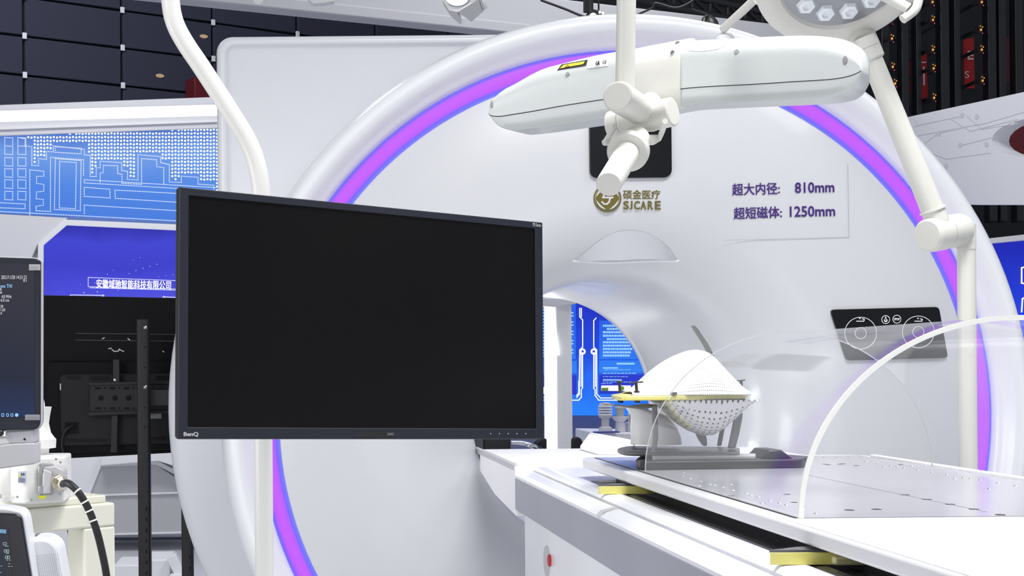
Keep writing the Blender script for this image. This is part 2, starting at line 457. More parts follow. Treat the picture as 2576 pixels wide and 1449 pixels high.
m = MB(); m.prism(pxpoly([(775, -2), (790, -30), (850, -30), (842, 2), (815, 7), (788, 8)], 5.55), FWD * .05); m.build('barn_door', white_paint, sp2)
m = MB(); m.cyl(at(650, -14, 5.5), at(650, -2, 5.45), .02); m.build('lamp_body', white_paint, sp2)

# black stage lamp
sp = thing('stage_lamp', 'black stage lamp with glaring white lens, hanging left of the white pole', 'spotlight', at(1505, 60, 6.2))
m = MB(); m.prism(roundpoly(pxpoly([(1468, 64), (1468, 45), (1478, 34), (1488, 20), (1502, 24), (1518, 36), (1538, 40), (1551, 58), (1551, 66)], 6.2), .01), FWD * .12); m.build('lamp_body', black_plastic, sp, bevel=.004)
m = MB(); m.cyl(at(1480, -10, 6.2), at(1480, 30, 6.2), .022); m.cyl(at(1506, -10, 6.2), at(1506, 26, 6.2), .004); m.build('bracket', black_plastic, sp)
m = MB(); m.ball(at(1492, 54, 6.18), .022, 10, (1, 1, 1.7)); m.build('lens', lamp_glow, sp)
for x, y in ((1509, 31), (1517, 33), (1479, 44)):
    m = MB(); m.ball(at(x, y, 6.19), .006, 6); m.build('indicator', white_glow, sp)
sp = thing('stage_lamp', 'dark stage lamp behind the slanted white rod', 'spotlight', at(1795, 85, 8.05))
m = MB(); m.lathe(at(1783, 40, 8.05), Vector((.25, 0, -1)), [(0, -.01), (.02, 0), (.04, .04), (.043, .11), (.026, .15)], n=20); m.build('lamp_body', black_plastic, sp)
m = MB(); m.tube([at(1768, 66, 8.03), at(1768, 46, 8.03), at(1778, 36, 8.03), at(1740, 22, 8.03)], .005, 8); m.cyl(at(1785, 50, 8.05), at(1785, 50, 8.6), .015); m.build('bracket', black_plastic, sp)

# ------------------------------------------------------------------ left booth
D = 11.0
m = MB()
m.prism(pxpoly([(-60, 266), (560, 243), (560, 262), (-60, 280)], D), FWD * .5)
m.prism(pxpoly([(-60, 308), (560, 290), (560, 322), (-60, 344)], D), FWD * .5)
tb = struct(m.build('trim_2', white_wall, bevel=.006))
m = MB(); m.prism(pxpoly([(-60, 280), (560, 260), (560, 290), (-60, 308)], D + .03), FWD * .1); tag(m.build('light_strip', bright_glow), 'long white glowing light strip along the top of the left booth', 'light')
m = MB(); m.prism(pxpoly([(-60, 320), (560, 301), (560, 306), (-60, 328)], D - .03), FWD * .1); m.build('trim_ledge', white_bright, tb)

lb = thing('light_box', 'blue backlit light box with white dotted city skyline on the left booth', 'sign', at(250, 555, D))
blue_box = glow_ramp('sky blue backlit acrylic', [(0, (.06, .20, .72)), (.35, (.075, .235, .76)), (.7, (.15, .32, .78)), (1, (.06, .16, .60))], 1.0, 'Z', 0, .72, noise=.5, nscale=1.4)
m = MB(); m.prism(pxpoly([(-60, 340), (560, 318), (560, 562), (-60, 529)], D + .02), FWD * .08); m.build('panel', blue_box, lb)
U = [(52, 347), (63, 349), (63, 367), (80, 369), (80, 416), (97, 417), (97, 399), (117, 401), (117, 381), (134, 382), (134, 367), (212, 376), (212, 389), (227, 391), (227, 444), (242, 444), (242, 422), (252, 422), (252, 406), (306, 409), (306, 429), (321, 431), (321, 451), (347, 453), (347, 389), (404, 394), (404, 409), (426, 414), (426, 458), (456, 459), (456, 443), (498, 446), (498, 463), (538, 466), (538, 484)]
polys = [U,
         [(75, 540), (75, 427), (110, 431), (110, 443), (92, 444), (92, 461), (110, 464), (110, 481), (92, 483), (91, 500), (109, 502), (109, 516), (91, 519), (91, 530), (127, 532), (127, 396), (210, 402), (210, 445)],
         [(139, 399), (137, 527), (202, 530), (204, 404), (139, 399)], [(150, 406), (149, 523), (190, 525), (192, 409), (150, 406)],
         [(139, 369), (204, 373), (204, 387), (139, 383), (139, 369)],
         [(252, 457), (252, 436), (260, 434), (260, 416), (296, 417), (296, 436), (307, 439), (307, 461), (356, 464), (356, 399), (394, 402), (394, 419), (412, 422), (412, 466)],
         [(212, 452), (545, 472)], [(212, 452), (212, 460), (545, 480)], [(212, 471), (276, 476), (277, 498), (212, 494), (212, 471)],
         [(545, 492), (289, 478), (290, 499), (545, 515)], [(545, 536), (212, 516), (212, 541)], [(-20, 531), (470, 557)],
         [(-20, 509), (63, 513), (63, 525), (-20, 522)]]
for yy in (346, 367, 396, 424, 452, 481):
    for xx in (12, 45):
        polys.append([(xx, yy), (xx + 20, yy + 1), (xx + 20, yy + 22), (xx, yy + 21), (xx, yy)])
def sky_y(x):
    best = 999
    for a, b in zip(U, U[1:]):
        if a[0] <= x <= b[0] and a[0] != b[0]: best = min(best, a[1])
    return best
dm = MB(); kk = D / F
def dot(px, py, r, n):
    c = at(px, py, D + .016); dm.bm.faces.new([dm.bm.verts.new(c + Vector((math.cos(2 * PI * i / n + .4), 0, math.sin(2 * PI * i / n + .4))) * r * kk) for i in range(n)])
for pl in polys:
    for a, b in zip(pl, pl[1:]):
        L = math.hypot(b[0] - a[0], b[1] - a[1]); k = max(1, round(L / 4.1))
        for i in range(k):
            x, y = a[0] + (b[0] - a[0]) * i / k, a[1] + (b[1] - a[1]) * i / k
            if y > 338 - x * .035: dot(x, y, 1.25, 6)
for j in range(-4, 16):
    for i in range(0, 62):
        x = 55 + i * 8.05; y = 345 + j * 8.9 + (i % 2) * 1.2 - i * .02
        if y < 343 - x * .037 or x > 552: continue
        if x < 86 and not (344 < y < 352): continue
        if y < sky_y(x) - 6 and y < sky_y(x - 5) - 5 and y < sky_y(x + 5) - 5: dot(x, y, 2.75, 10)
dm.build('skyline_dots', dot_glow, lb)

# octagonal lit screen below
wl = MB(); wl.prism(pxpoly([(-80, 285), (575, 262), (575, 560), (620, 562), (620, 1345), (-80, 1345)], D + .12), FWD * .2)
struct(wl.build('wall_left', white_wall))
wl = MB(); wl.prism(pxpoly([(-80, 534), (170, 548), (95, 613), (60, 690), (-80, 690)], D + .02), FWD * .08); struct(wl.build('trim_3', white_wall))
sc = thing('wall_screen', 'blue lit screen with cut corner and white company name on the left booth', 'screen', at(300, 760, D - .1))
oct_o = [(95, 800), (95, 612), (160, 552), (620, 572), (620, 800)]
oct_i = [(110, 800), (110, 617), (168, 567), (620, 588), (620, 800)]
m = MB(); m.prism(pxpoly(oct_o, D), FWD * .1); m.build('frame', white_bright, sc, bevel=.004)
blue_scr = glow_ramp('royal blue lit screen', [(0, (.07, .075, .74)), (.4, (.04, .042, .58)), (.75, (.045, .05, .62)), (1, (.014, .014, .32))], 1.0, 'Z', 0, .63, noise=.45, nscale=1.7)
m = MB(); m.prism(pxpoly(oct_i, D - .006), FWD * .004); m.build('display', blue_scr, sc)
pxtext('lettering', '安徽域驰智能科技有限公司', white_glow, sc, 242, 702, 430, 725, D - .012, bold=.05, slope=.024)
m = MB()
line3(m, pxpoly([(222, 698), (443, 706), (443, 727), (222, 721)], D - .010), .004, CAMW, closed=True)
line3(m, pxpoly([(226, 724), (443, 730)], D - .010), .004, CAMW)
line3(m, pxpoly([(175, 745), (178, 742), (254, 743)], D - .010), .005, CAMW)
line3(m, pxpoly([(284, 749), (288, 748), (376, 750), (384, 754), (443, 756)], D - .010), .004, CAMW)
line3(m, pxpoly([(416, 747), (443, 748)], D - .010), .005, CAMW)
for x, y in ((259, 744), (412, 748)):
    m.lathe(at(x, y, D - .010), CAMW, [(.004, 0), (.004, .002), (.010, .002), (.010, 0)], n=16)
for x, y, r in ((270, 690, 1.5), (285, 680, 1), (325, 688, 1.5), (342, 681, 1.5), (360, 675, 1.5), (377, 670, 1.5), (395, 665, 1.5), (353, 648, 1), (335, 654, 1), (211, 736, 2), (245, 734, 2), (297, 730, 1.3), (418, 693, 1), (436, 691, 1), (400, 696, 1), (203, 715, .8), (239, 711, 1)):
    m.lathe(at(x, y, D - .008), CAMW, [(0, .001), (r * .002, .0005)], n=10)
m.build('circuit_graphics', mat('soft white lit graphic', (.1, .1, .2), .5, emit=(.85, .85, 1), es=.95), sc)

# white console desk in the left booth
Dk = 10.4
dk = thing('reception_desk', 'white angular desk with recessed grey front behind the black screen stand', 'desk', at(330, 1350, Dk))
m = MB(); m.prism(pxpoly([(240, 1142), (470, 1142), (530, 1345), (140, 1345), (200, 1245)], Dk + .1), FWD * .5); m.build('body', white_wall, dk, bevel=.008)
m = MB(); m.prism(pxpoly([(262, 1130), (470, 1130), (500, 1190), (492, 1190), (398, 1160), (250, 1172)], Dk - .1), FWD * .25); m.build('counter', white_bright, dk, bevel=.006)
m = MB(); m.prism(pxpoly([(256, 1172), (392, 1168), (500, 1240), (500, 1345), (180, 1345)], Dk + .04), FWD * .04); m.build('front_panel', grey_ink if False else light_grey, dk, bevel=.004)
m = MB(); m.prism(pxpoly([(258, 1164), (395, 1158), (520, 1225), (520, 1236), (392, 1169), (254, 1174)], Dk), FWD * .06); m.build('front_edge', white_wall, dk, bevel=.004)
m = MB(); m.prism(pxpoly([(110, 1130), (272, 1130), (228, 1240), (178, 1390), (110, 1390)], Dk + .02), FWD * .3); m.build('side_panel', white_bright, dk, bevel=.006)
m = MB(); m.prism(pxpoly([(178, 1246), (500, 1236), (500, 1240), (178, 1250)], Dk + .02), FWD * .03); m.prism(pxpoly([(178, 1345), (520, 1336), (520, 1340), (178, 1349)], Dk + .02), FWD * .03); m.build('panel_seam', white_bright, dk)

# white boxes on the floor
for i, (px, py, pts, lb_) in enumerate((
        (410, 1430, (352, 1408, 428, 1449), 'flat white box on the floor between the black posts'),
        (325, 1440, (286, 1422, 352, 1475), 'low white box on the floor left of the tall black post'))):
    a, b = at(pts[0], pts[3], 8.6), at(pts[2], pts[1], 8.6)
    m = MB(); m.box((a.x, 8.6, 0), (b.x, 9.0, b.z)); tag(m.build('storage_box', white_bright, bevel=.006), lb_, 'box')
c = at(443, 1420, 8.6)
m = MB(); m.obox(c, Vector((.055, .0, .03)), Vector((0, .09, 0)), Vector((-.055, 0, .11))); m.box((c.x - .03, 8.5, 0), (c.x + .07, 8.75, c.z - .05)); tag(m.build('white_bracket', white_bright, bevel=.004), 'tilted white block standing on a plinth beside the second black post', 'block')

# ------------------------------------------------------------------ booth seen through the bore
D = 8.0
pw = MB(); pw.prism(pxpoly([(1150, 640), (1700, 640), (1700, 1400), (1150, 1400)], D + .15), FWD * .2); struct(pw.build('wall_centre', booth_blue_grey))
po = thing('poster_wall', 'bright blue lit poster wall with white circuit lines seen through the bore', 'poster', at(1500, 1045, D))
blue_po = glow_ramp('azure lit poster', [(0, (.02, .22, .98)), (.3, (.015, .14, .90)), (.6, (.012, .06, .70)), (1, (.01, .03, .55))], 1.0, 'Z', 0, .62, noise=.5, nscale=6)
m = MB(); m.prism(pxpoly([(1150, 660), (1680, 660), (1680, 1045), (1150, 1045)], D), FWD * .06); m.build('backing', blue_po, po)
def c1(x, y): return (1360 + x / 3.0825, 680 + y / 3.0825)
m = MB()
for x0, y0, x1, y1, in ((455, 390, 900, 690), (455, 698, 900, 958), (-150, 260, 272, 690), (-150, 700, 280, 965)):
    m.prism(pxpoly([c1(x0, y0), c1(x1, y0), c1(x1, y1), c1(x0, y1)], D - .006), FWD * .004)
m.build('text_field', glow_ramp('blue lit text field', [(0, (.02, .04, .55)), (.45, (.02, .04, .6)), (.5, (.03, .22, .9)), (1, (.02, .12, .8))], 1.0, 'Z', 0, .5), po)
m = MB(); dd = D - .012
for pl in ([(303, 295), (303, 360), (326, 385), (326, 595), (303, 618), (300, 860), (300, 960), (280, 985)],
           [(316, 295), (316, 360)], [(325, 640), (325, 910), (315, 925), (315, 985), (295, 1007), (200, 1007)],
           [(314, 630), (314, 900)], [(296, 860), (296, 950), (280, 970)],
           [(430, 370), (412, 390), (412, 595), (435, 618), (435, 930)], [(412, 640), (412, 915), (422, 925), (422, 970), (450, 1007), (640, 1007)], [(424, 640), (424, 900)], [(435, 930), (435, 960), (465, 990), (620, 990)],
           [(5, 1007), (40, 1007)], [(8, 985), (40, 985)]):
    line3(m, pxpoly([c1(*q) for q in pl], dd), .0055, CAMW, th=.001)
for q in ((325, 630), (412, 630)): m.lathe(at(*c1(*q), dd), CAMW, [(.008, 0), (.008, .002), (.018, .002), (.018, 0)], n=16)
m.build('circuit_lines', white_glow, po)
m = MB()
rnd = random.Random(3)
for i, yy in enumerate((430, 455, 480, 507, 533, 558, 584, 610, 636, 661)):
    x = 483 + (30 if i in (1, 4) else 0); xe = 690 if i > 1 else 640
    while x < xe:
        wdt = rnd.uniform(8, 22); m.prism(pxpoly([c1(x, yy - 8), c1(x + wdt, yy - 8), c1(x + wdt, yy + 8), c1(x, yy + 8)], dd), FWD * .001); x += wdt + 3
for yy, x0, x1, hh_ in ((724, 590, 720, 7), (757, 483, 600, 5), (850, 483, 615, 5), (771, 495, 675, 2), (798, 483, 735, 3), (825, 483, 665, 2), (866, 483, 690, 2), (878, 470, 550, 2)):
    x = x0
    while x < x1:
        wdt = rnd.uniform(10, 40); m.prism(pxpoly([c1(x, yy - hh_), c1(x + wdt, yy - hh_), c1(x + wdt, yy + hh_), c1(x, yy + hh_)], dd), FWD * .001); x += wdt + (0 if hh_ > 4 else 6)
for i in range(16):
    yy = 300 + i * 24
    m.prism(pxpoly([c1(-80, yy), c1(30, yy), c1(30, yy + 12), c1(-80, yy + 12)], dd), FWD * .001)
    if i % 3: m.prism(pxpoly([c1(200, yy), c1(255, yy), c1(255, yy + 10), c1(200, yy + 10)], dd), FWD * .001)
m.build('text_rows', blue_glow_txt, po)
m = MB(); m.prism(pxpoly([c1(470, 893), c1(700, 893), c1(700, 935), c1(470, 935)], dd), FWD * .001)
m.prism(pxpoly([c1(5, 905), c1(38, 905), c1(38, 960), c1(5, 960)], dd), FWD * .001); m.build('picture_strip', white_glow, po)
m = MB(); m.prism(pxpoly([c1(472, 912), c1(525, 910), c1(525, 935), c1(472, 935)], dd - .002), FWD * .001); m.prism(pxpoly([c1(620, 900), c1(640, 898), c1(650, 915), c1(640, 933), c1(625, 933)], dd - .002), FWD * .001); m.build('green_picture', green_ink, po)
# white column in front of it
D2 = 6.9
m = MB()
a, b, c, d = at(1374, 1135, D2), at(1402, 1135, D2 - .05), at(1441, 1135, D2 - .02), at(1415, 1135, D2 + .2)
zt = at(1400, 640, D2).z
m.loft([[Vector((p.x, p.y, 0)) for p in (a, b, c, d)], [Vector((p.x, p.y, zt)) for p in (a, b, c, d)]])
t4 = struct(m.build('trim_4', white_bright, bevel=.004))
m = MB(); m.prism(pxpoly([(1371, 768), (1385, 768), (1406, 870), (1408, 893), (1397, 865), (1398, 1140), (1372, 1140)], D2 - .06), FWD * .02)
m.build('lit_face_glow', bright_glow, t4)  # glow stands in for the brightly lit side of the column
m = MB(); m.prism(pxpoly([(1340, 748), (1450, 752), (1450, 764), (1395, 772), (1340, 768)], D2 - .08), FWD * .3); struct(m.build('trim_5', white_wall, bevel=.004))
# small counter with instruments
D3 = 7.2
m = MB(); m.prism(pxpoly([(1497, 1088), (1650, 1090), (1650, 1500), (1497, 1500)], D3), FWD * .5)
ctr = tag(m.build('display_counter', white_wall, bevel=.006), 'white display counter with instruments behind the bore', 'counter')
ct = at(1540, 1089, D3).z
ins = thing('weather_shield', 'stacked round louvred white instrument on the counter behind the bore', 'instrument', at(1522, 1085, D3 + .1))
p = at(1523, 1086, D3 + .1)
m = MB(); m.lathe(p, UPV, [(0, 0), (.035, 0), (.035, .02), (.02, .03), (.02, .07), (.034, .075), (.034, .085)], n=20); m.build('base', light_grey, ins)
m = MB()
for k in range(4):
    z = .085 + k * .014; m.lathe(p, UPV, [(.02, z), (.037, z), (.037, z + .009), (.02, z + .012)], n=20)
m.lathe(p, UPV, [(.03, .14), (.025, .15), (0, .152)], n=20); m.build('louvre', white_wall, ins)
ins = thing('wind_sensor', 'white cup shaped sensor on a short pillar on the counter behind the bore', 'instrument', at(1560, 1085, D3 + .12))
p = at(1560, 1086, D3 + .12)
m = MB(); m.lathe(p, UPV, [(0, 0), (.025, 0), (.025, .045), (.02, .05), (.04, .07), (.043, .08), (0, .08)], n=20); m.build('cup', white_wall, ins)
m = MB(); m.lathe(p, UPV, [(.02, .08), (.025, .12), (.03, .122), (.03, .128), (0, .132)], n=20); m.build('sensor_head', light_grey, ins)
ins = thing('grey_instrument', 'squat grey boxed instrument at the right of the counter behind the bore', 'instrument', at(1585, 1085, D3 + .15))
p = at(1586, 1086, D3 + .15); m = MB(); m.box(p + Vector((-.02, -.02, 0)), p + Vector((.03, .04, .05))); m.build('body', light_grey, ins, bevel=.004)
m = MB(); m.lathe(p + Vector((0, 0, .05)), UPV, [(0.012, 0), (.012, .05), (0, .055)], n=16); m.build('cap', white_wall, ins)
m = MB(); p = at(1525, 1087, D3 - .04); m.obox(p, (.12, 0, .002), (0, .08, 0), (0, 0, .006)); tag(m.build('brochure', mat('blue brochure', (.05, .07, .3), .5)), 'blue brochure lying at the edge of the counter behind the bore', 'brochure')

# dark chairs and a chrome armrest beyond the table
for (x0, y0, x1, y1), lb_ in (((1443, 1098, 1492, 1240), 'black chair back right of the white column'), ((1338, 1102, 1376, 1240), 'black chair back left of the white column')):
    ch = thing('chair', lb_, 'chair', at((x0 + x1) / 2, 1440, 6.2))
    pts = [(x0, y1), (x0 + 2, y0 + 8), (x0 + 10, y0), (x0 + 20, y0 + 6), (x0 + 26, y0 + 20), (x1 - 6, y0 + 26), (x1, y1)] if x0 > 1400 else [(x0, y1), (x0 + 4, y0 + 26), (x0 + 14, y0 + 10), (x1 - 8, y0), (x1, y0 + 2), (x1, y1)]
    m = MB(); m.prism(roundpoly(pxpoly(pts, 6.2), .01), FWD * .08); m.build('backrest', cloth_black, ch, bevel=.01)
    p = at((x0 + x1) / 2, y1, 6.25); m = MB(); m.cyl(Vector((p.x, 6.25, 0)), Vector((p.x, 6.25, p.z + .02)), .02); m.build('leg', black_metal, ch)
    if x0 < 1400:
        m = MB(); m.tube([at(1286, 1112, 6.0), at(1315, 1113, 6.0), at(1345, 1122, 6.0), at(1366, 1134, 6.1), at(1376, 1165, 6.2)], .006, 10); m.tube([at(1286, 1115, 6.02), at(1315, 1118, 6.02), at(1340, 1128, 6.02), at(1360, 1150, 6.2)], .005, 10); m.build('armrest', chrome, ch)
a, b = at(1216, 1160, 6.3), at(1285, 1060, 6.3)
m = MB(); m.box((a.x, 6.3, 0), (b.x, 6.7, b.z)); tag(m.build('equipment_case', black_plastic, bevel=.01), 'black equipment case seen under the monitor through the bore', 'case')

# ------------------------------------------------------------------ right booth
def wr(px, py, off=0.0):
    """point on the right booth wall, which runs away to the left"""
    n = Vector((.96, .28, 0)); p0 = Vector((4.05, 8.0, 0)) - n * off
    r = ray(px, py); t = (p0 - CAM).dot(n) / r.dot(n); return CAM + r * t
WRN = Vector((.96, .28, 0))
# the board is cut around its oval opening, so it is built as a ring of faces between outline and oval
hole = []
for i in range(24):
    a = 2 * PI * i / 24; hole.append((2600 + 105 * math.cos(a) * (1 if abs(math.cos(a)) < .01 else 1), 345 + 48 * math.sin(a) + 8 * math.cos(a) * -1))
m = MB()
outer = []
for i in range(24):
    a = 2 * PI * i / 24; cx, cy = math.cos(a), math.sin(a); k = min(200 / max(abs(cx), 1e-6), 170 / max(abs(cy), 1e-6)); outer.append((2600 + cx * k, 345 + cy * k))
def cl(pt):
    x, y = pt; top = 306 - (x - 2230) * .2156; bot = 608 - (x - 2455) * .13
    return (x, min(max(y, top), bot))
A_ = [wr(*cl(q)) for q in outer]; B_ = [wr(*q) for q in hole]
C_ = [p + WRN * .12 for p in B_]; E_ = [p + WRN * .12 for p in A_]
m.loft([E_, A_, B_, C_], cap=False)
m.prism([wr(2230, 306), wr(2400, 306 - 170 * .2156), wr(2400, 615), wr(2230, 640)], WRN * .12)
rb = struct(m.build('wall_booth', white_wall))
m = MB()
for pl in ([(2300, 318), (2390, 298), (2440, 330), (2560, 300)], [(2290, 345), (2480, 310), (2576, 282)], [(2300, 300), (2310, 315), (2420, 292)], [(2330, 380), (2380, 400), (2490, 385)], [(2310, 375), (2360, 335), (2420, 322)], [(2420, 365), (2500, 345)], [(2340, 420), (2378, 418)], [(2430, 290), (2470, 325), (2560, 310)]):
    line3(m, [wr(x, y, .0012) for x, y in pl], .004, -WRN, th=.0004)
for x, y in ((2420, 290), (2457, 294), (2362, 336), (2415, 365), (2481, 363), (2379, 418), (2547, 308)):
    m.lathe(wr(x, y, .0018), WRN, [(0, 0), (.016, .0)], n=16)
m.build('circuit_print', mat('faint grey print', (.60, .61, .65), .6), rb)
m = MB(); m.prism([wr(2310, 373, .006), wr(2318, 371, .006), wr(2318, 380, .006), wr(2310, 381, .006)], WRN * .004); m.build('blue_mark', mat('blue mark', (.02, .04, .35), .5), rb)
m = MB(); m.obox(at(2560, 352, 10.0), RT * .5, FWD * .1, UPV * .35); tag(m.build('dark_red_panel', banner_dim), 'dark red panel seen through the oval opening in the right booth wall', 'panel')
m = MB(); m.prism(pxpoly([(2430, 606), (2620, 585), (2620, 600), (2430, 618)], 7.9), FWD * .1); struct(m.build('trim_6', white_wall))
sc2 = thing('booth_screen', 'deep blue lit screen with white circuit brackets on the right booth', 'screen', at(2530, 1060, 8.0))
m = MB(); m.prism(pxpoly([(2380, 612), (2700, 590), (2700, 1062), (2380, 1062)], 8.0), FWD * .06); m.build('display', glow_ramp('azure lit booth screen', [(0, (.02, .20, .92)), (.45, (.015, .12, .85)), (.6, (.012, .05, .75)), (1, (.012, .02, .45))], 1.0, 'Z', 0, 1.0, noise=.3, nscale=3), sc2)
m = MB(); dd = 7.99
for pl in ([(2482, 682), (2490, 682), (2490, 706)], [(2576, 672), (2570, 674), (2570, 712), (2590, 716)], [(2590, 740), (2572, 752), (2570, 784)], [(2562, 880), (2562, 1000), (2580, 1030)], [(2566, 880), (2566, 995)]):
    line3(m, pxpoly(pl, dd), .008, CAMW, th=.001)
m.build('circuit_lines', white_glow, sc2)
m = MB(); m.box((3.3, 7.95, 0), (5.2, 8.4, at(2540, 1064, 8.0).z)); tag(m.build('black_cabinet', black_plastic, bevel=.01), 'dark cabinet under the blue screen at right', 'cabinet')
m = MB(); m.box((-8, 12, 0), (9, 12.2, 2.2)); struct(m.build('wall_far', booth_blue_grey))

# ================================================================== MRI GANTRY
G = at(1575, 1050, 4.0)
gan = thing('mri_gantry', 'large white round magnetic resonance gantry with glowing purple ring', 'scanner', (G.x, 4.6, 0.0))
bore_prof = [(.987, .03), (.987, .004), (.983, .0), (.63, .0), (.60, .002), (.565, .010), (.525, .028), (.485, .058), (.455, .090), (.440, .110), (.430, .128), (.422, .148), (.416, .175), (.411, .215), (.407, .28), (.405, .38)]
m = MB(); m.lathe(G, FWD, bore_prof, n=160)
face_o = m.build('front_face', white_face, gan, angle=60)
m = MB(); m.lathe(G, FWD, [(.405, .38), (.405, .6), (.404, 1.25), (.408, 1.34), (.425, 1.42), (.47, 1.46), (.62, 1.47)], n=128); bore_o = m.build('bore_tube', white_face, gan)
# light ring: magenta core with blue edges
rg = bpy.data.materials.new('purple light ring'); rg.use_nodes = True; nt = rg.node_tree
b = nt.nodes['Principled BSDF']; b.inputs['Base Color'].default_value = (.06, .05, .09, 1); b.inputs['Roughness'].default_value = .5; b.inputs['Specular IOR Level'].default_value = .2
tc = nt.nodes.new('ShaderNodeTexCoord'); mp = nt.nodes.new('ShaderNodeVectorMath'); mp.operation = 'SUBTRACT'
nt.links.new(tc.outputs['Object'], mp.inputs[0]); mp.inputs[1].default_value = tuple(G - gan.location)
ml = nt.nodes.new('ShaderNodeVectorMath'); ml.operation = 'MULTIPLY'; nt.links.new(mp.outputs[0], ml.inputs[0]); ml.inputs[1].default_value = (1, 0, 1)
ln = nt.nodes.new('ShaderNodeVectorMath'); ln.operation = 'LENGTH'; nt.links.new(ml.outputs[0], ln.inputs[0])
mr = nt.nodes.new('ShaderNodeMapRange'); mr.inputs['From Min'].default_value = .987; mr.inputs['From Max'].default_value = 1.048
nt.links.new(ln.outputs['Value'], mr.inputs['Value'])
cr = nt.nodes.new('ShaderNodeValToRGB'); e = cr.color_ramp.elements
e[0].position = 0; e[0].color = (.18, .22, .90, 1); e[1].position = 1; e[1].color = (.16, .18, .85, 1)
for pp, cc in ((.18, (.13, .10, 1.0)), (.30, (.48, .07, 1.0)), (.55, (.56, .07, 1.0)), (.78, (.48, .07, 1.0)), (.90, (.14, .09, 1.0))):
    q = e.new(pp); q.color = (*cc, 1)
nt.links.new(mr.outputs[0], cr.inputs[0]); nt.links.new(cr.outputs[0], b.inputs['Emission Color']); b.inputs['Emission Strength'].default_value = .95
m = MB(); m.lathe(G, FWD, [(.987, .03), (.987, .014), (1.0, .008), (1.02, .006), (1.036, .008), (1.048, .016), (1.048, .03)], n=160); tag(m.build('light_ring', rg, gan), 'glowing purple light ring with blue edges')
m = MB(); m.lathe(G, FWD, [(1.044, .05), (1.048, .012), (1.060, -.004), (1.066, -.008), (1.075, -.019), (1.088, -.036), (1.106, -.052), (1.122, -.05), (1.138, -.03), (1.15, .005), (1.157, .06), (1.158, .14), (1.15, .26), (1.12, .34)], n=160); m.build('ring_cover', white_shell, gan, angle=50)
m = MB(); m.lathe(G, FWD, [(1.09, .3), (1.09, 1.3), (.6, 1.47)], n=96); m.build('body_shell', white_shell, gan)
# wide rear cover, flattened above
RC = 1.385; zc = .80
def clipz(p): return Vector((p.x, p.y, max(0.0, min(p.z, G.z + zc))))
secs = []
for r_, h_ in ((1.0, .90), (1.30, .90), (1.35, .905), (1.375, .922), (1.385, .95), (1.385, 1.36), (1.35, 1.40), (1.0, 1.40)):
    secs.append([clipz(G + FWD * h_ + Vector((math.cos(t), 0, math.sin(t))) * r_) for t in [2 * PI * i / 128 for i in range(128)]])
m = MB(); m.loft(secs, cap=False); m.build('rear_cover', white_shell, gan)
# square rear housing with rounded lip
x0, z1 = at(545, 300, 4.35).x, at(800, 86, 4.35).z
x1, z0 = G.x + .24, G.z + .52
def rr(inset, y): return rrect(Vector(((x0 + x1) / 2, y, (z0 + z1) / 2)), RT, UPV, x1 - x0 - 2 * inset, z1 - z0 - 2 * inset, max(.05 - inset * .7, .012), 8)
yb = 4.35
m = MB(); m.loft([rr(0, yb + .75), rr(0, yb + .03), rr(.004, yb + .012), rr(.014, yb + .002), rr(.024, yb), rr(.030, yb + .004), rr(.034, yb + .012), rr(.040, yb + .016)]); m.build('rear_housing', white_shell, gan, angle=50)
# display window
m = MB(); m.prism(rrect(at(1587, 370, 3.99), RT, UPV, 206 / F * 3.99, 154 / F * 3.99, .022), FWD * .02); m.build('display_window', black_gloss, gan, bevel=.0015)
# control panel on the right
tr_ = pxpoly([(2089, 779), (2362, 772), (2385, 900), (2130, 907)], 3.992)
m = MB(); m.prism(roundpoly(tr_, .012), FWD * .012); cp = m.build('control_panel', black_gloss, gan)
m = MB()
dc = 3.9905
for cx, cy, r in ((2165, 838, 40), (2165, 838, 14), (2310, 835, 40), (2310, 835, 14), (2228, 804, 10), (2256, 803, 10)):
    c = at(cx, cy, dc); k = dc / F
    line3(m, [c + Vector((math.cos(t), 0, math.sin(t))) * r * k for t in [2 * PI * i / 36 for i in range(36)]], .0016, CAMW, th=.0006, closed=True)
for cx in (2165, 2311):
    line3(m, pxpoly([(cx - 10, 808), (cx + 8, 808), (cx + 9, 803), (cx + 4, 802)], dc), .0022, CAMW, th=.0006)
    m.lathe(at(cx - 2, 801, dc), CAMW, [(0, .0005), (.0022, .0005)], n=8)
m.lathe(at(2228, 806, dc), CAMW, [(0, .0006), (.005, .0006)], n=12); line3(m, pxpoly([(2228, 806), (2228, 798)], dc), .003, CAMW, th=.0006)
m.build('icon_print', white_ink, cp)
pxtext('stop_lettering', 'STOP', white_ink, cp, 2249, 800, 2263, 806, dc - .0005, bold=.03)
# logo
lg = MB(); dl = 3.9992; k = dl / F
lc = at(1528, 499, dl)
lg.lathe(lc, CAMW, [(0, .001), (29.5 * k, .001), (29.5 * k, -.003)], n=48)
lg.lathe(lc, CAMW, [(31.5 * k, -.003), (31.5 * k, .001), (35 * k, .001), (35 * k, -.003)], n=48)
emb = lg.build('emblem', olive, gan)
m = MB()
for sgx, sgy in ((1, 1), (-1, 1), (-1, -1), (1, -1)):
    pts = []
    a0 = math.atan2(sgy, sgx)
    for i in range(9): pts.append(lc + CAMW * .0012 + Vector((math.cos(a0 + (i - 4) * .16), 0, math.sin(a0 + (i - 4) * .16))) * 28.5 * k)
    p0, p1 = pts[0], pts[-1]; mid = (p0 + p1) / 2
    m.prism(pts + [p1.lerp(p0, .5) + (pts[4] - mid) * .25], CAMW * .0004)
m.build('emblem_petal', white_face, emb)
m = MB()
s3 = lambda pl: [lc + CAMW * .0012 + Vector((x * k, 0, y * k)) for x, y in pl]
line3(m, s3([(-12, 2), (13, 2), (6, 0), (4, -9), (-1, -14), (-9, -14), (-14, -9)]), 4 * k, CAMW, th=.0004)
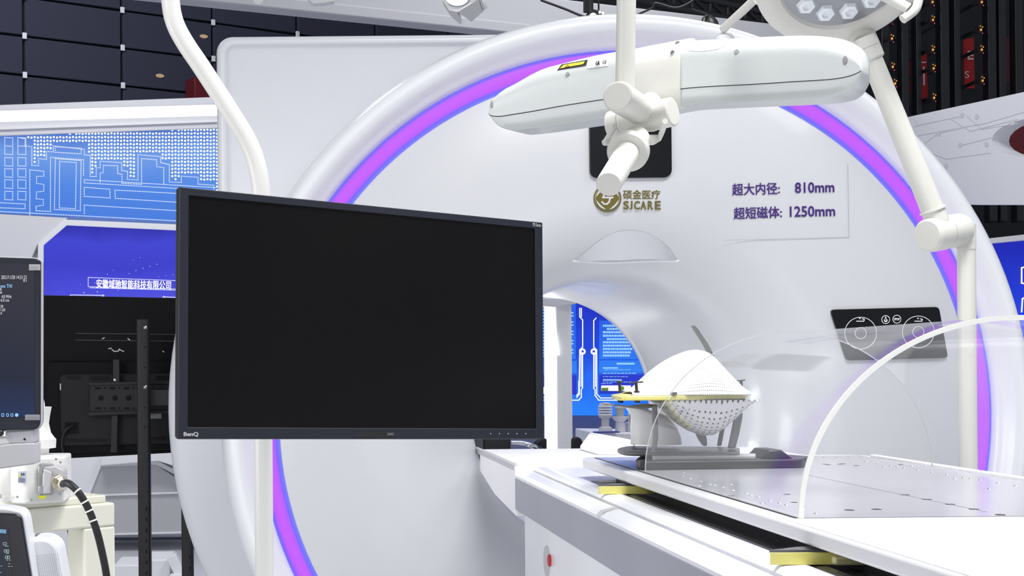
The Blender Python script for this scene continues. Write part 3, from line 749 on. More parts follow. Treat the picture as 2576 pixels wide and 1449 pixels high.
line3(m, s3([(12, 14), (-8, 14), (-10, 4)]), 4 * k, CAMW, th=.0004)
m.build('emblem_glyph', white_face, emb)
pxtext('logo_lettering', '硕金医疗', olive, gan, 1567, 478, 1661, 501, dl, bold=.045)
for ch_, xa_, xb_ in (('S', 637, 681), ('J', 686, 709), ('C', 721, 766), ('A', 769, 816), ('R', 826, 869), ('E', 881, 926)):
    pxtext('logo_lettering', ch_, olive, gan, 1360 + xa_ / 3.067, 505.5, 1360 + xb_ / 3.067, 527.5, dl, bold=.03)
# specification sticker
def clear_film(name, tint, alpha, rough=.1, refl=1.0):
    mt = bpy.data.materials.new(name); mt.use_nodes = True; nt = mt.node_tree; nt.nodes.clear()
    out = nt.nodes.new('ShaderNodeOutputMaterial'); tr = nt.nodes.new('ShaderNodeBsdfTransparent'); tr.inputs[0].default_value = (*tint, 1)
    gl = nt.nodes.new('ShaderNodeBsdfGlossy'); gl.inputs['Roughness'].default_value = rough; gl.inputs[0].default_value = (1, 1, 1, 1)
    df = nt.nodes.new('ShaderNodeBsdfDiffuse'); df.inputs[0].default_value = (.82, .83, .86, 1)
    lw = nt.nodes.new('ShaderNodeLayerWeight'); lw.inputs[0].default_value = .5
    pw_ = nt.nodes.new('ShaderNodeMath'); pw_.operation = 'POWER'; pw_.inputs[1].default_value = 3.5; nt.links.new(lw.outputs['Facing'], pw_.inputs[0])
    fr = nt.nodes.new('ShaderNodeMath'); fr.operation = 'MULTIPLY_ADD'; fr.inputs[1].default_value = .7 * refl; fr.inputs[2].default_value = .04 * refl; nt.links.new(pw_.outputs[0], fr.inputs[0])
    no = nt.nodes.new('ShaderNodeTexNoise'); no.inputs['Scale'].default_value = 9; no.inputs['Detail'].default_value = 5
    tcx = nt.nodes.new('ShaderNodeTexCoord'); nt.links.new(tcx.outputs['Object'], no.inputs['Vector'])
    mr = nt.nodes.new('ShaderNodeMapRange'); mr.inputs['To Min'].default_value = alpha * .6; mr.inputs['To Max'].default_value = alpha * 1.4
    nt.links.new(no.outputs['Fac'], mr.inputs['Value'])
    m1 = nt.nodes.new('ShaderNodeMixShader'); m2 = nt.nodes.new('ShaderNodeMixShader')
    nt.links.new(mr.outputs[0], m1.inputs[0]); nt.links.new(tr.outputs[0], m1.inputs[1]); nt.links.new(df.outputs[0], m1.inputs[2])
    nt.links.new(fr.outputs[0], m2.inputs[0]); nt.links.new(m1.outputs[0], m2.inputs[1]); nt.links.new(gl.outputs[0], m2.inputs[2])
    nt.links.new(m2.outputs[0], out.inputs[0]); return mt
film = clear_film('clear sticker film', (1, 1, 1), .0, .4, .02)
m = MB(); m.prism(pxpoly([(1814, 418), (2133, 413), (2136, 596), (1820, 605)], 3.9985), FWD * .001); st = m.build('specification_sticker', film, gan)
m = MB(); line3(m, pxpoly([(2133, 413), (2136, 596), (1820, 605)], 3.998), .0012, CAMW, th=.0005); m.build('sticker_edge', mat('sticker edge grey', (.42, .42, .46), .5), st)
pxtext('sticker_lettering', '超大内径:', purple, st, 1842, 462, 1962, 492, 3.9983, bold=.036, slope=-.03)
pxtext('sticker_lettering', '810mm', purple, st, 2000, 459, 2099, 486, 3.9983, bold=.016, slope=-.025)
pxtext('sticker_lettering', '超短磁体:', purple, st, 1846, 522, 1967, 552, 3.9983, bold=.036, slope=-.03)
pxtext('sticker_lettering', '1250mm', purple, st, 1987, 519, 2101, 546, 3.9983, bold=.016, slope=-.02)
# half moon recess above the bore: a flat facet let into the flare
def on_face(px, py, off=.002):
    from mathutils.bvhtree import BVHTree
    global _bvh
    try: _bvh
    except NameError:
        bmx = bmesh.new(); bmx.from_mesh(face_o.data); bmx.from_mesh(bore_o.data); bmesh.ops.translate(bmx, verts=bmx.verts[:], vec=gan.location); _bvh = BVHTree.FromBMesh(bmx); bmx.free()
    h, n, i_, d_ = _bvh.ray_cast(CAM, ray(px, py).normalized())
    if h is None: return at(px, py, 4.0)
    return h - ray(px, py).normalized() * off
arc = [(1450, 652), (1470, 636), (1495, 615), (1525, 594), (1556, 582), (1590, 579), (1622, 584), (1655, 600), (1685, 626), (1704, 654)]
m = MB()
top = [on_face(x, y, .001) for x, y in arc]; low = [on_face(x, 655 + (0 if x > 1560 else 3), .001) for x, y in arc]
yf = min(min(p.y for p in top), min(p.y for p in low)) - .001
cen = []
for a, bb in zip(top, low):
    cen.append([a, a.lerp(bb, .5) + FWD * .0, bb])
m.loft([[c[0] for c in cen], [Vector((c[2].x, c[0].y + .012, c[2].z)) for c in cen], [c[2] + FWD * .02 for c in cen]], closed=False, cap=False)
m.build('bore_recess', light_grey if False else mat('satin grey white facet', (.53, .54, .58), .45), gan)
m = MB(); m.tube([on_face(x, y, -.001) for x, y in ((1440, 656), (1520, 660), (1580, 659), (1640, 656), (1708, 656))], .004, 8); m.build('recess_ledge', white_shell, gan)
# dark seam strip on the bore flare
m = MB()
L = [(1738, 820), (1747, 835), (1759, 853), (1772, 875.5), (1786, 903), (1796, 926), (1801, 944), (1808, 975)]; R = [(1746, 819), (1754, 825), (1768, 846), (1783, 868.6), (1796, 895), (1804, 914), (1812, 942), (1819, 972)]
rows = []
for f in (0, .33, .67, 1): rows.append([on_face(p.x + (q.x - p.x) * f, p.y + (q.y - p.y) * f, .0012) for p, q in zip(catmull([Vector((*a, 0)) for a in L], 3), catmull([Vector((*a, 0)) for a in R], 3))])
m.loft(rows, closed=False, cap=False); m.build('bore_groove', mat('grey green strip', (.20, .22, .20), .5), gan)
# slim glowing strips added to brighten the bore, on its unseen side wall
for a_ in (165, 198):
    m = MB(); t = math.radians(a_); n_ = Vector((math.cos(t), 0, math.sin(t))); tv_ = Vector((-n_.z, 0, n_.x))
    c_ = G + n_ * .4005
    m.prism([c_ + tv_ * .013 + FWD * .45, c_ - tv_ * .013 + FWD * .45, c_ - tv_ * .013 + FWD * 1.25, c_ + tv_ * .013 + FWD * 1.25], n_ * .004)
    m.build('bore_fill_strip', glow('bore fill glow', (1, 1, .98), 26), gan)
# foot block so the gantry stands on the floor
m = MB(); m.box((G.x - .8, 4.05, 0), (G.x + .8, 5.4, .16)); m.build('foot', white_shell, gan, bevel=.02)
# ================================================================== PATIENT TABLE
H = .206; ZT = CAMZ - H; XL = .640; XC = G.x; XR = 2 * XC - XL
def tz(h): return CAMZ - h
yF = at_z(1600, 1148, ZT).y; yS = at_z(2012, 1306, ZT).y; yN = 1.02
def sym(pts): return pts + [(2 * XC - x, h) for x, h in reversed(pts)]
def extr(mb, prof, y0, y1): return mb.loft([[Vector((x, y, tz(h))) for x, h in prof] for y in (y0, y1)])
pt = thing('patient_table', 'long white patient table with silver top leading into the bore', 'table', (XC, 2.4, 0))
yA = .548 / ray(1295, 1194.6).x; yB = .60 / ray(1311, 1151).x; yM = .548 / ray(1503, 1300).x
m = MB(); m.loft([roundpoly([(x, yy, z) for x, yy in ((.562, .95), (.562, yA - .03), (1.35, yA - .03), (1.35, .95))], .03) for z in (0, tz(.34))]); m.build('pedestal', table_white, pt, angle=30)
m = MB(); extr(m, sym([(.548, .355), (.548, .276)]), .95, yA); m.build('side_panel', grey_panel, pt, bevel=.003)
m = MB()
for ya, yb_ in ((yM + .002, yA), (.95, yM - .002)): extr(m, sym([(.549, .277), (.549, .271), (.558, .264), (.579, .258), (.584, .2585), (.585, .277)]), ya, yb_)
m.build('lower_rail', table_white, pt, angle=20)
m = MB(); m.prism([Vector((x, yM + .012 - dy, tz(h))) for x, h, dy in ((.548, .2725, 0), (.557, .2637, 0), (.583, .2572, 0), (.583, .2572, .03), (.557, .2637, .03), (.548, .2725, .03))], Vector((-.0008, 0, .0008))); m.build('rail_joint', light_grey, pt)
m = MB(); extr(m, sym([(.594, .275), (.594, .2575), (.600, .2515), (.607, .2495), (.630, .2485), (.636, .250), (.640, .256), (.640, .275)]), .95, yB); m.build('upper_rail', table_white, pt, angle=30)
m = MB(); m.box((.606, yF - .1, tz(.27)), (2 * XC - .606, yB, tz(.2500))); m.build('deck', table_white, pt, bevel=.004)
m = MB(); extr(m, [(.642, .262), (.642, .250), (.655, .2495), (.656, .258), (.70, .258), (.702, .248), (.74, .248), (.742, .262)], .95, yF - .12)
extr(m, [(2 * XC - .642, .262), (2 * XC - .642, .250), (2 * XC - .70, .249), (2 * XC - .70, .262)], .95, yF - .12); m.build('slide_track', dark_steel, pt, bevel=.001)
m = MB(); m.box((.70, 1.0, tz(.258)), (2 * XC - .70, yF - .10, tz(.228))); m.build('carriage', black_metal, pt)
# bridge into the bore
m = MB(); prof = [(yA, .372), (yA, .252), (yA + .02, .2445), (4.09, .2445), (4.09, .31), (3.80, .352)]
m.loft([[Vector((x, y, tz(h))) for y, h in prof] for x in (.549, 2 * XC - .549)]); m.build('bridge', white_bright, pt, bevel=.006)
m = MB(); m.prism([Vector((.5485, y, tz(h))) for y, h in ((yA + .01, .2445), (4.20, .2440), (4.20, .262), (yA + .01, .262))], Vector((.012, 0, 0))); m.build('bridge_trim', light_grey, pt, bevel=.003)
# red emergency button in an oval recess
pb = at_x(1376, 1412, .562)
m = MB(); m.lathe(pb + Vector((-.001, 0, 0)), Vector((-1, 0, 0)), [(0, .0), (.030, .0), (.034, .001), (.036, -.002)], n=32); m.build('button_recess', light_grey, pt)
pb = at_x(1382, 1410, .560); m = MB(); m.lathe(pb, Vector((-1, 0, 0)), [(.0135, -.003), (.0135, .0015), (.011, .0035), (0, .004)], n=28, sx=1.0, sy=1.0); m.build('stop_button', red_button, pt)
# couch top
tt_ = thing('couch_top', 'flat silver couch top with small index holes sliding on the white patient table', 'table top', (XC, 2.2, tz(.228)))
corner = roundpoly([(XL, yN, 0), (XL, yF - .03, 0), (XL + .05, yF, 0), (XR - .05, yF, 0), (XR, yF - .03, 0), (XR, yN, 0)], .02)
m = MB(); m.loft([[p + UPV * tz(.2275) for p in corner], [p + UPV * ZT for p in corner]]); m.build('base_plate', white_bright if False else mat('satin silver white plate', (.70, .70, .73), .3, coat=.2), tt_, bevel=.004)
m = MB(); m.box((XL + .026, yS, ZT - .002), (XR - .026, yF - .05, ZT + .0012)); m.build('insert_panel', table_top, tt_)
m = MB(); m.box((XL + .006, yN + .01, ZT - .002), (XR - .006, yS - .0015, ZT + .0012)); m.build('foot_panel', table_white, tt_)
m = MB(); m.box((XL + .0248, yS, ZT + .0002), (XL + .0262, yF - .05, ZT + .0016)); m.box((XL + .0248, yS - .0016, ZT + .0002), (XR - .026, yS, ZT + .0016)); m.build('panel_seam', black_ink, tt_)
m = MB(); pa, pb_ = at_z(1700 + 960 / 2.94, 1080 + 335 / 2.94, ZT + .0014), at_z(1700 + 2300 / 2.94, 1080 + 610 / 2.94, ZT + .0014); line3(m, [pa, pb_], .0012, UPV, th=.0002); m.build('scribe_line', grey_ink, tt_)
m = MB(); m.box((XR - .022, 1.9, ZT), (XR - .008, yF - .1, ZT + .006)); m.build('edge_rail', white_bright, tt_, bevel=.002)
def c5(x, y): return (1700 + x / 2.9406, 1080 + y / 2.9406)
proto = {}
def hole(kind, x, y, r, mt):
    p = at_z(*c5(x, y), ZT + .0013)
    if p.y > yF - .06 or p.x < XL + .008: return
    if (kind, r) not in proto:
        mb = MB(); mb.lathe(tt_.location, UPV, [(0, .0), (r * .8, .0001), (r, .0004), (r * 1.12, 0)] if kind == 'index_stud' else [(0, .0), (r, .0002)], n=16)
        o = mb.build(kind, mt, tt_); proto[(kind, r)] = o
    else:
        o = proto[(kind, r)].copy(); COL.objects.link(o); o.parent = tt_
    o.location = p - tt_.location
for x, y in ((1285, 597), (1485, 591), (1698, 484), (1858, 518), (2030, 554), (2205, 590), (2400, 632)): hole('index_hole', x, y, .0068, black_ink)
for x, y in ((822, 481), (875, 540), (1105, 258), (1240, 255), (1665, 260), (1335, 268), (1130, 262), (1215, 258), (407, 492), (195, 281), (55, 284)): hole('index_hole', x, y, .0052, black_ink)
for x, y in ((1100, 208), (1190, 206), (1285, 204), (1375, 203), (1410, 241), (1495, 256), (1540, 280), (1590, 270), (1640, 277), (1690, 285), (1745, 273), (1790, 301), (1845, 271), (1895, 319), (2005, 336), (2065, 366), (2130, 356), (2180, 365), (2255, 375), (2385, 397), (2515, 418),
             (55, 318), (50, 348), (110, 366), (185, 386), (175, 420), (255, 408), (290, 413), (350, 430), (410, 410), (425, 452), (525, 475), (560, 490), (615, 500), (700, 528), (640, 548), (770, 545), (820, 558), (945, 590), (1040, 622), (2320, 440)): hole('index_stud', x, y, .0034, steel)
for x, y in ((945, 708), (1035, 720), (1105, 705), (1190, 716), (1260, 700), (1340, 712), (1410, 695), (1510, 707)): hole('index_stud', x, y, .0058, light_grey)
# yellow sliding blocks between couch top and rail
for i, (px, py, lb_, ln_) in enumerate(((1503, 1225, 'far yellow resin slide block under the couch top', .10), (1932, 1393, 'near yellow resin slide block under the couch top', .085))):
    p = at_x(px, py, .585)
    b = thing('slide_block', lb_, 'slide block', (p.x, p.y, tz(.2485)), 'yellow slide blocks')
    m = MB(); m.prism(roundpoly([(.585, p.y, 0), (.68, p.y - .004, 0), (.76, p.y + .03, 0), (.76, p.y + ln_, 0), (.63, p.y + .03, 0)], .006), UPV * .015); o = m
    bmesh.ops.translate(m.bm, verts=m.bm.verts[:], vec=UPV * tz(.2485)); m.build('block', yellow_resin, b, bevel=.002)
    m = MB(); m.prism([(.587, p.y + .001, tz(.2335)), (.68, p.y - .003, tz(.2335)), (.70, p.y + .05, tz(.2335)), (.63, p.y + .029, tz(.2335))], UPV * .003); m.build('cover_plate', dark_steel, b)
    if i:
        m = MB(); m.box((.662, p.y - .012, tz(.2485)), (.74, p.y + .03, tz(.238))); m.build('inner_block', pale_yellow, b, bevel=.003)
    m = MB(); m.box((.690, p.y - .006, tz(.2335)), (.76, p.y + .1, tz(.229))); m.build('bracket', black_metal, b, bevel=.001)

# ------------------------------------------------------------------ clear dome
acr = clear_film('clear acrylic', (.975, .98, .99), .014, .06, .55)
acr_edge = mat('acrylic cut edge', (.84, .84, .80), .3)
dome = thing('acrylic_dome', 'clear acrylic half tunnel dome standing on the couch top', 'dome', (XC, (yS + yF) / 2, ZT + .0015))
xl, xr = XL + .027, XR - .027; a_ = (xr - xl) / 2; b_ = .262
yl, yr = at_z(1645, 1190, ZT).y, at_z(2350, 1176, ZT).y
def arch(y0, y1, off=0.0, n=64):
    out = []
    for i in range(n + 1):
        t = PI - PI * i / n; x = XC + (a_ + off) * math.cos(t)
        out.append(Vector((x, y0 + (y1 - y0) * (x - xl) / (xr - xl), ZT + .0015 + (b_ + off) * math.sin(t))))
    return out
m = MB(); m.loft([arch(yS, yS), arch(yS + .3, yS + .3), arch(yl, yr)], closed=False, cap=False)
sh = m.build('shell', acr, dome)
m = MB()
A0, A1 = arch(yS, yS, .002), arch(yS, yS, -.0045)
m.loft([A0, A1, [p - FWD * .004 for p in A1], [p - FWD * .004 for p in A0], A0], closed=False, cap=False); m.build('near_rim', acr_edge, dome)
m = MB()
A0, A1 = arch(yl, yr, .0008), arch(yl, yr, -.0008)
m.loft([A0, A1, [p + FWD * .002 for p in A1], [p + FWD * .002 for p in A0], A0], closed=False, cap=False); m.build('far_rim', mat('thin acrylic edge', (.55, .55, .56), .3), dome)

# ------------------------------------------------------------------ thermoplastic mask on its stand
dm_ = 2.80
hs = thing('mask_stand', 'grey head frame with yellow clamping plate on the couch top inside the dome', 'head frame', at(1720, 1150, dm_))
zt0 = ZT + .0015
m = MB()
a = at(1598, 1150, 2.74)
def tabz(px, dep, z): 
    r = ray(px, 1000); return Vector((r.x * dep, dep, z))
m.prism(roundpoly([tabz(1597, 2.76, zt0), tabz(1612, 2.70, zt0), tabz(2015, 2.72, zt0), tabz(2040, 2.80, zt0), tabz(1990, 2.86, zt0), tabz(1612, 2.90, zt0)], .012), UPV * .017)
m.build('base_rail', black_plastic, hs, bevel=.003)
m = MB(); m.prism([tabz(1912, 2.74, zt0 + .016), tabz(1995, 2.74, zt0 + .016), tabz(1965, 2.74, zt0 + .034), tabz(1935, 2.74, zt0 + .034)], FWD * .09); m.build('rail_clamp', black_metal, hs, bevel=.003)
m = MB(); m.prism(roundpoly([tabz(1548, 2.88, zt0 + .022), tabz(1570, 2.78, zt0 + .022), tabz(1860, 2.74, zt0 + .020), tabz(1860, 2.92, zt0 + .020), tabz(1580, 2.97, zt0 + .022)], .03), UPV * .010)
m.build('base_plate', frame_grey, hs, bevel=.004)
m = MB(); m.prism(roundpoly([tabz(1640, 2.735, zt0 + .016), tabz(1900, 2.735, zt0 + .016), tabz(1900, 2.80, zt0 + .016), tabz(1640, 2.80, zt0 + .016)], .01), UPV * .008); m.build('base_slot', light_grey, hs, bevel=.002)
def strut(pts0, pts1, dep, th, nm='leg', mt=frame_grey):
    """pts0 left side, pts1 right side pixels from top to bottom, standing at depth dep, th thick"""
    mb = MB(); mb.loft([[at(*l, dep), at(*r, dep), at(*r, dep + th), at(*l, dep + th)] for l, r in zip(pts0, pts1)]); return mb.build(nm, mt, hs, bevel=.003)
strut([(1640, 1021), (1641, 1060), (1642, 1100), (1638, 1140)], [(1653, 1018), (1655, 1060), (1656, 1100), (1650, 1140)], 2.72, .05)
strut([(1584, 1024), (1583, 1060), (1588, 1095), (1592, 1121)], [(1592, 1024), (1606, 1056), (1598, 1090), (1598, 1121)], 2.92, .03)
strut([(1848, 1010), (1846, 1050), (1838, 1090), (1830, 1128)], [(1868, 1006), (1868, 1050), (1860, 1090), (1850, 1128)], 2.80, .04)
strut([(1746, 1084), (1756, 1105), (1768, 1122)], [(1772, 1082), (1778, 1105), (1779, 1122)], 2.80, .03)
strut([(1814, 1068), (1808, 1095), (1803, 1122)], [(1826, 1062), (1820, 1095), (1815, 1122)], 2.90, .03)
m = MB(); m.prism(pxpoly([(1539, 1016), (1612, 1024), (1654, 1018), (1654, 1023), (1614, 1030), (1539, 1020)], 2.74), FWD * .10); m.prism(pxpoly([(1846, 1004), (1850, 1011), (1896, 1016), (1896, 1013), (1856, 1008)], 2.80), FWD * .07); m.build('bracket_plate', frame_grey, hs, bevel=.001)
# clamping plate
zp = at(1700, 991, 2.8).z
def tp2(px, dep): 
    r = ray(px, 991); return Vector((r.x * dep, dep, zp))
m = MB(); m.prism(roundpoly([tp2(1536, 2.80), tp2(1560, 2.66), tp2(1700, 2.66), tp2(1875, 2.74), tp2(1885, 2.84), tp2(1860, 2.92), tp2(1560, 2.92)], .02), UPV * -.009)
plate = m.build('clamping_plate', yellow_resin, hs, bevel=.002)
for px in (1686, 1805, 1863):
    p = at(px, 990, 2.69 if px < 1700 else 2.75); m = MB(); m.box(p + Vector((-.004, -.03, -.002)), p + Vector((.005, .02, .003))); m.build('clip', black_plastic, plate)
for px, py, dep, wd in ((1558, 960, 2.80, 8), (1600, 962, 2.70, 17), (1864, 957, 2.80, 9)):
    m = MB(); p = at(px, py, dep); k = dep / F
    m.cyl(p, at(px + 2, 988, dep), 3.6 * k); m.cyl(at(px + 2, 983, dep), at(px + 2, 988, dep), 6.5 * k)
    m.obox(p, (2 * wd * k, 0, .0015), (0, .010, 0), (0, 0, 3.2 * k)); m.cyl(at(px + 3, 998, dep), at(px + 3, 1013, dep), 7 * k)
    m.build('knob', black_plastic, hs, bevel=.0006)
# perforated shell
def perforated():
    mt = bpy.data.materials.new('perforated thermoplastic'); mt.use_nodes = True; nt = mt.node_tree
    b = nt.nodes['Principled BSDF']; b.inputs['Base Color'].default_value = (.82, .82, .83, 1); b.inputs['Roughness'].default_value = .45
    uv = nt.nodes.new('ShaderNodeUVMap'); vo = nt.nodes.new('ShaderNodeTexVoronoi'); vo.inputs['Scale'].default_value = 1; vo.inputs['Randomness'].default_value = .12; vo.voronoi_dimensions = '2D'
    nt.links.new(uv.outputs[0], vo.inputs['Vector'])
    lt = nt.nodes.new('ShaderNodeMath'); lt.operation = 'GREATER_THAN'; lt.inputs[1].default_value = .19; nt.links.new(vo.outputs['Distance'], lt.inputs[0])
    nt.links.new(lt.outputs[0], b.inputs['Alpha']); return mt
perf = perforated()
def shell(nm, label, cat, secs, nu, nv, mt, loc=None):
    """secs: rows of points; a grid with uv counted in holes"""
    mb = MB(); rows = [[mb.bm.verts.new(p) for p in s_] for s_ in secs]; uvl = mb.bm.loops.layers.uv.new('UVMap')
    R, Cc = len(rows), len(rows[0])
    for i in range(R - 1):
        for j in range(Cc - 1):
            f = mb.bm.faces.new((rows[i][j], rows[i][j + 1], rows[i + 1][j + 1], rows[i + 1][j]))
            for lp, (ii, jj) in zip(f.loops, ((i, j), (i, j + 1), (i + 1, j + 1), (i + 1, j))):
                lp[uvl].uv = (jj / (Cc - 1) * nu, ii / (R - 1) * nv)
    return mb.build(nm, mt, None, angle=80)
def prof_at(tab, t):
    for (t0, v0), (t1, v1) in zip(tab, tab[1:]):
        if t0 <= t <= t1:
            f = (t - t0) / (t1 - t0); f = f * f * (3 - 2 * f) if False else f; return v0 + (v1 - v0) * f
    return tab[-1][1]
# across the plate from left to right: far lobe over the face and a lower lobe on the near side
tops = [(0, 988), (.06, 965), (.15, 935), (.28, 905), (.42, 885), (.52, 877), (.62, 880), (.70, 893), (.78, 922), (.86, 948), (.94, 972), (1, 988)]
nears = [(0, 988), (.12, 986), (.28, 972), (.42, 952), (.56, 938), (.68, 934), (.8, 944), (.92, 970), (1, 988)]
xa, xb = 1582, 1878
def bell(s, c, w_): return max(0.0, 1 - abs((s - c) / w_) ** 2.6)
secs = []
for i in range(61):
    t = i / 60; px = xa + (xb - xa) * t; row = []
    av = lambda tab: sum(prof_at(tab, min(1, max(0, t + q))) for q in (-.05, -.03, -.01, .01, .03, .05)) / 6
    hf = 988 - av(tops); hn = 988 - av(nears)
    for j in range(41):
        s = j / 40; dep = 2.67 + .24 * s
        z_ = max(hf * bell(s, .60, .40), hn * bell(s, .17, .17), 0)
        q_ = hf * bell(s, .60, .40) + hn * bell(s, .17, .17); z_ = z_ * .8 + .2 * min(q_, max(hf, hn))
        r = ray(px, 991); row.append(Vector((r.x * (2.70 + .14 * min(1, s * 1.6)), dep, zp + .001 + z_ * 2.8 / F)))
    secs.append(row)
mk = shell('face_mask', None, None, secs, 74, 62, perf)
tag(mk, 'white perforated thermoplastic face mask arched over the yellow plate', 'mask')
so = mk.modifiers.new('thick', 'SOLIDIFY'); so.thickness = .002
# bowl shaped shell under the plate
bots = [(-.1, 988), (0, 1000), (.08, 1022), (.2, 1052), (.35, 1075), (.5, 1087), (.62, 1086), (.75, 1066), (.88, 1035), (1, 1000)]
secs = []
for i in range(41):
    t = i / 40; px = 1650 + (1872 - 1650) * t; row = []
    for j in range(25):
        s = j / 24; dep = 2.69 + .16 * s
        hh = max(0, math.sin(PI * s)) ** .6
        zz = zp - .010 - (prof_at(bots, t) - 998) * 2.78 / F * hh
        r = ray(px, 991); row.append(Vector((r.x * 2.78, dep, zz)))
    secs.append(row)
bo = shell('head_support', None, None, secs, 19, 17, perf)
tag(bo, 'white perforated bowl shaped head support hanging below the yellow plate', 'head support')
so = bo.modifiers.new('thick', 'SOLIDIFY'); so.thickness = .002
m = MB()
cpts = [(1590, 1026, 6), (1602, 1045, 30), (1600, 1075, 44), (1602, 1100, 48), (1600, 1118, 50)]
m.loft([[at(px + wd + (wd + 14) * math.cos(t) * 1.0, py, 2.86) + FWD * .035 * math.sin(t) for t in [2 * PI * i / 24 for i in range(24)]] for px, py, wd in cpts])
tag(m.build('neck_cushion', foam_white, angle=70, bevel=.0), 'smooth white neck cushion under the face mask behind the grey leg', 'cushion')
m = MB(); zb_ = tz(.2445)
yq = 3.78
def bq(px, py, y): return at(px, py, y)
w0 = [(1493, 1131), (1519, 1095), (1592, 1107), (1650, 1128), (1660, 1142)]
yw = 212
m.loft([[Vector((p.x, y, max(zb_, p.z - (0 if y < 3.9 else .0)))) for p in [at(*q, 3.82) for q in w0] + [Vector((at(1660, 1142, 3.82).x, 3.82, zb_)), Vector((at(1493, 1131, 3.82).x, 3.82, zb_))]] for y in (3.78, 4.0)])
tag(m.build('wedge_cushion', white_bright, bevel=.006), 'white wedge cushion on the table bridge in front of the bore', 'cushion')

# ================================================================== FOREGROUND MONITOR
D4 = [ray(455, 470), ray(1368, 560), ray(1362, 1105), ray(438, 1105)]
import itertools
M3 = Matrix((( -D4[1].x, D4[2].x, -D4[3].x), (-D4[1].y, D4[2].y, -D4[3].y), (-D4[1].z, D4[2].z, -D4[3].z)))
l1, l2, l3 = M3.inverted() @ (-D4[0])
V = [D4[0], D4[1] * l1, D4[2] * l2, D4[3] * l3]
k_ = .375 / (V[0] - V[3]).length
V = [CAM + v * k_ for v in V]
ex = (V[1] - V[0] + V[2] - V[3]) / 2; wM = ex.length; ex.normalize()
ey = (V[0] - V[3] + V[1] - V[2]) / 2; hM = ey.length; ey = (ey - ex * ey.dot(ex)).normalized()
nM = ex.cross(ey); cM = sum(V, Vector()) / 4
def mp(x, y, z=0.0): return cM + ex * (x * wM) + ey * (y * hM) + nM * z     # x,y in -.5...5
mo = thing('monitor', 'black wide monitor switched off, front left, hiding part of the gantry', 'monitor', mp(0, -.5))
m = MB(); o0 = rrect(cM, ex, ey, wM, hM, .006, 4)
def sh(pl, dz, sc=1.0): return [cM + (p - cM) * sc + nM * dz for p in pl]
m.loft([sh(o0, -.028, .90), sh(o0, -.009, .992), sh(o0, -.007), sh(o0, -.002), sh(o0, 0, .994)]); m.build('back_shell', black_plastic, mo)
sx0, sx1, sy0, sy1 = -.5 + .0235, .5 - .0255, -.5 + .048, .5 - .032
inn = [mp(sx1, sy1), mp(sx0, sy1), mp(sx0, sy0), mp(sx1, sy0)]
m = MB()
def frame(mb, out, inn, z0, z1):
    P = [[p + nM * z0 for p in out], [p + nM * z1 for p in out], [p + nM * z1 for p in inn], [p + nM * z0 for p in inn]]
    n = len(out); R = [[mb.bm.verts.new(p) for p in r_] for r_ in P]
    for a in range(4):
        b = (a + 1) % 4
        for i in range(n):
            j = (i + 1) % n; mb.bm.faces.new((R[a][i], R[a][j], R[b][j], R[b][i]))
outc = [mp(.4985, .498), mp(-.4985, .498), mp(-.4985, -.498), mp(.4985, -.498)]
frame(m, outc, inn, -.004, .0035); m.build('bezel_frame', bezel, mo, bevel=.0015)
m = MB(); m.prism([mp(sx0 - .001, sy0 - .001, .0004), mp(sx1 + .001, sy0 - .001, .0004), mp(sx1 + .001, sy1 + .001, .0004), mp(sx0 - .001, sy1 + .001, .0004)], nM * .0006); m.build('screen', lcd_off, mo)
def mtext(nm, s, mt, x, y, w_, h_, bold=0.0): return text(nm, s, mt, mo, mp(x, y, .0036), ex, ey, w_ * wM, h_ * hM, bold=bold)
def muv(px, py):
    r = ray(px, py); t = (cM - CAM).dot(nM) / r.dot(nM); p = CAM + r * t - cM; return p.dot(ex) / wM, p.dot(ey) / hM
u0, v0 = muv(459, 1099); u1, v1 = muv(496, 1087); mtext('brand_lettering', 'BenQ', white_ink if False else light_grey, u0, v0, u1 - u0, v1 - v0, .03)
u0, v0 = muv(971, 1096); u1, v1 = muv(987, 1089); mtext('small_lettering', 'QHD', mid_grey, u0, v0, u1 - u0, v1 - v0)
u0, v0 = muv(1337, 570); u1, v1 = muv(1357, 563); mtext('small_lettering', 'PD Series', light_grey, u0, v0, u1 - u0, v1 - v0)
u0, v0 = muv(890, 1100); u1, v1 = muv(985, 1086); m = MB(); m.prism([mp(u0, v0, .0035), mp(u1, v0, .0035), mp(u1, v1, .0035), mp(u0, v1, .0035)], nM * .0003); m.build('sticker', black_plastic, mo)
m = MB()
for px in (1231, 1253, 1275, 1297, 1319):
    u0, v0 = muv(px, 1091); m.lathe(mp(u0, v0, .0034), nM, [(0, .0005), (.0012, .0003)], n=8)
m.build('touch_key', light_grey, mo)
m = MB(); m.loft([[mp(x, y, z) for x, y in q] for q, z in (([(-.38, -.38), (.38, -.38), (.38, .4), (-.38, .4)], -.026), ([(-.30, -.30), (.30, -.30), (.30, .30), (-.30, .30)], -.058))]); m.build('rear_bulge', black_plastic, mo, bevel=.01)
m = MB(); m.prism([mp(-.08, -.13, -.057), mp(.08, -.13, -.057), mp(.08, .13, -.057), mp(-.08, .13, -.057)], nM * -.012); pc = Vector((at(658, 760, 2.72).x, 2.72, cM.z))
m.cyl(mp(0, 0, -.066), Vector((pc.x + .02, 2.74, pc.z)), .016); m.build('mount_arm', black_plastic, mo)

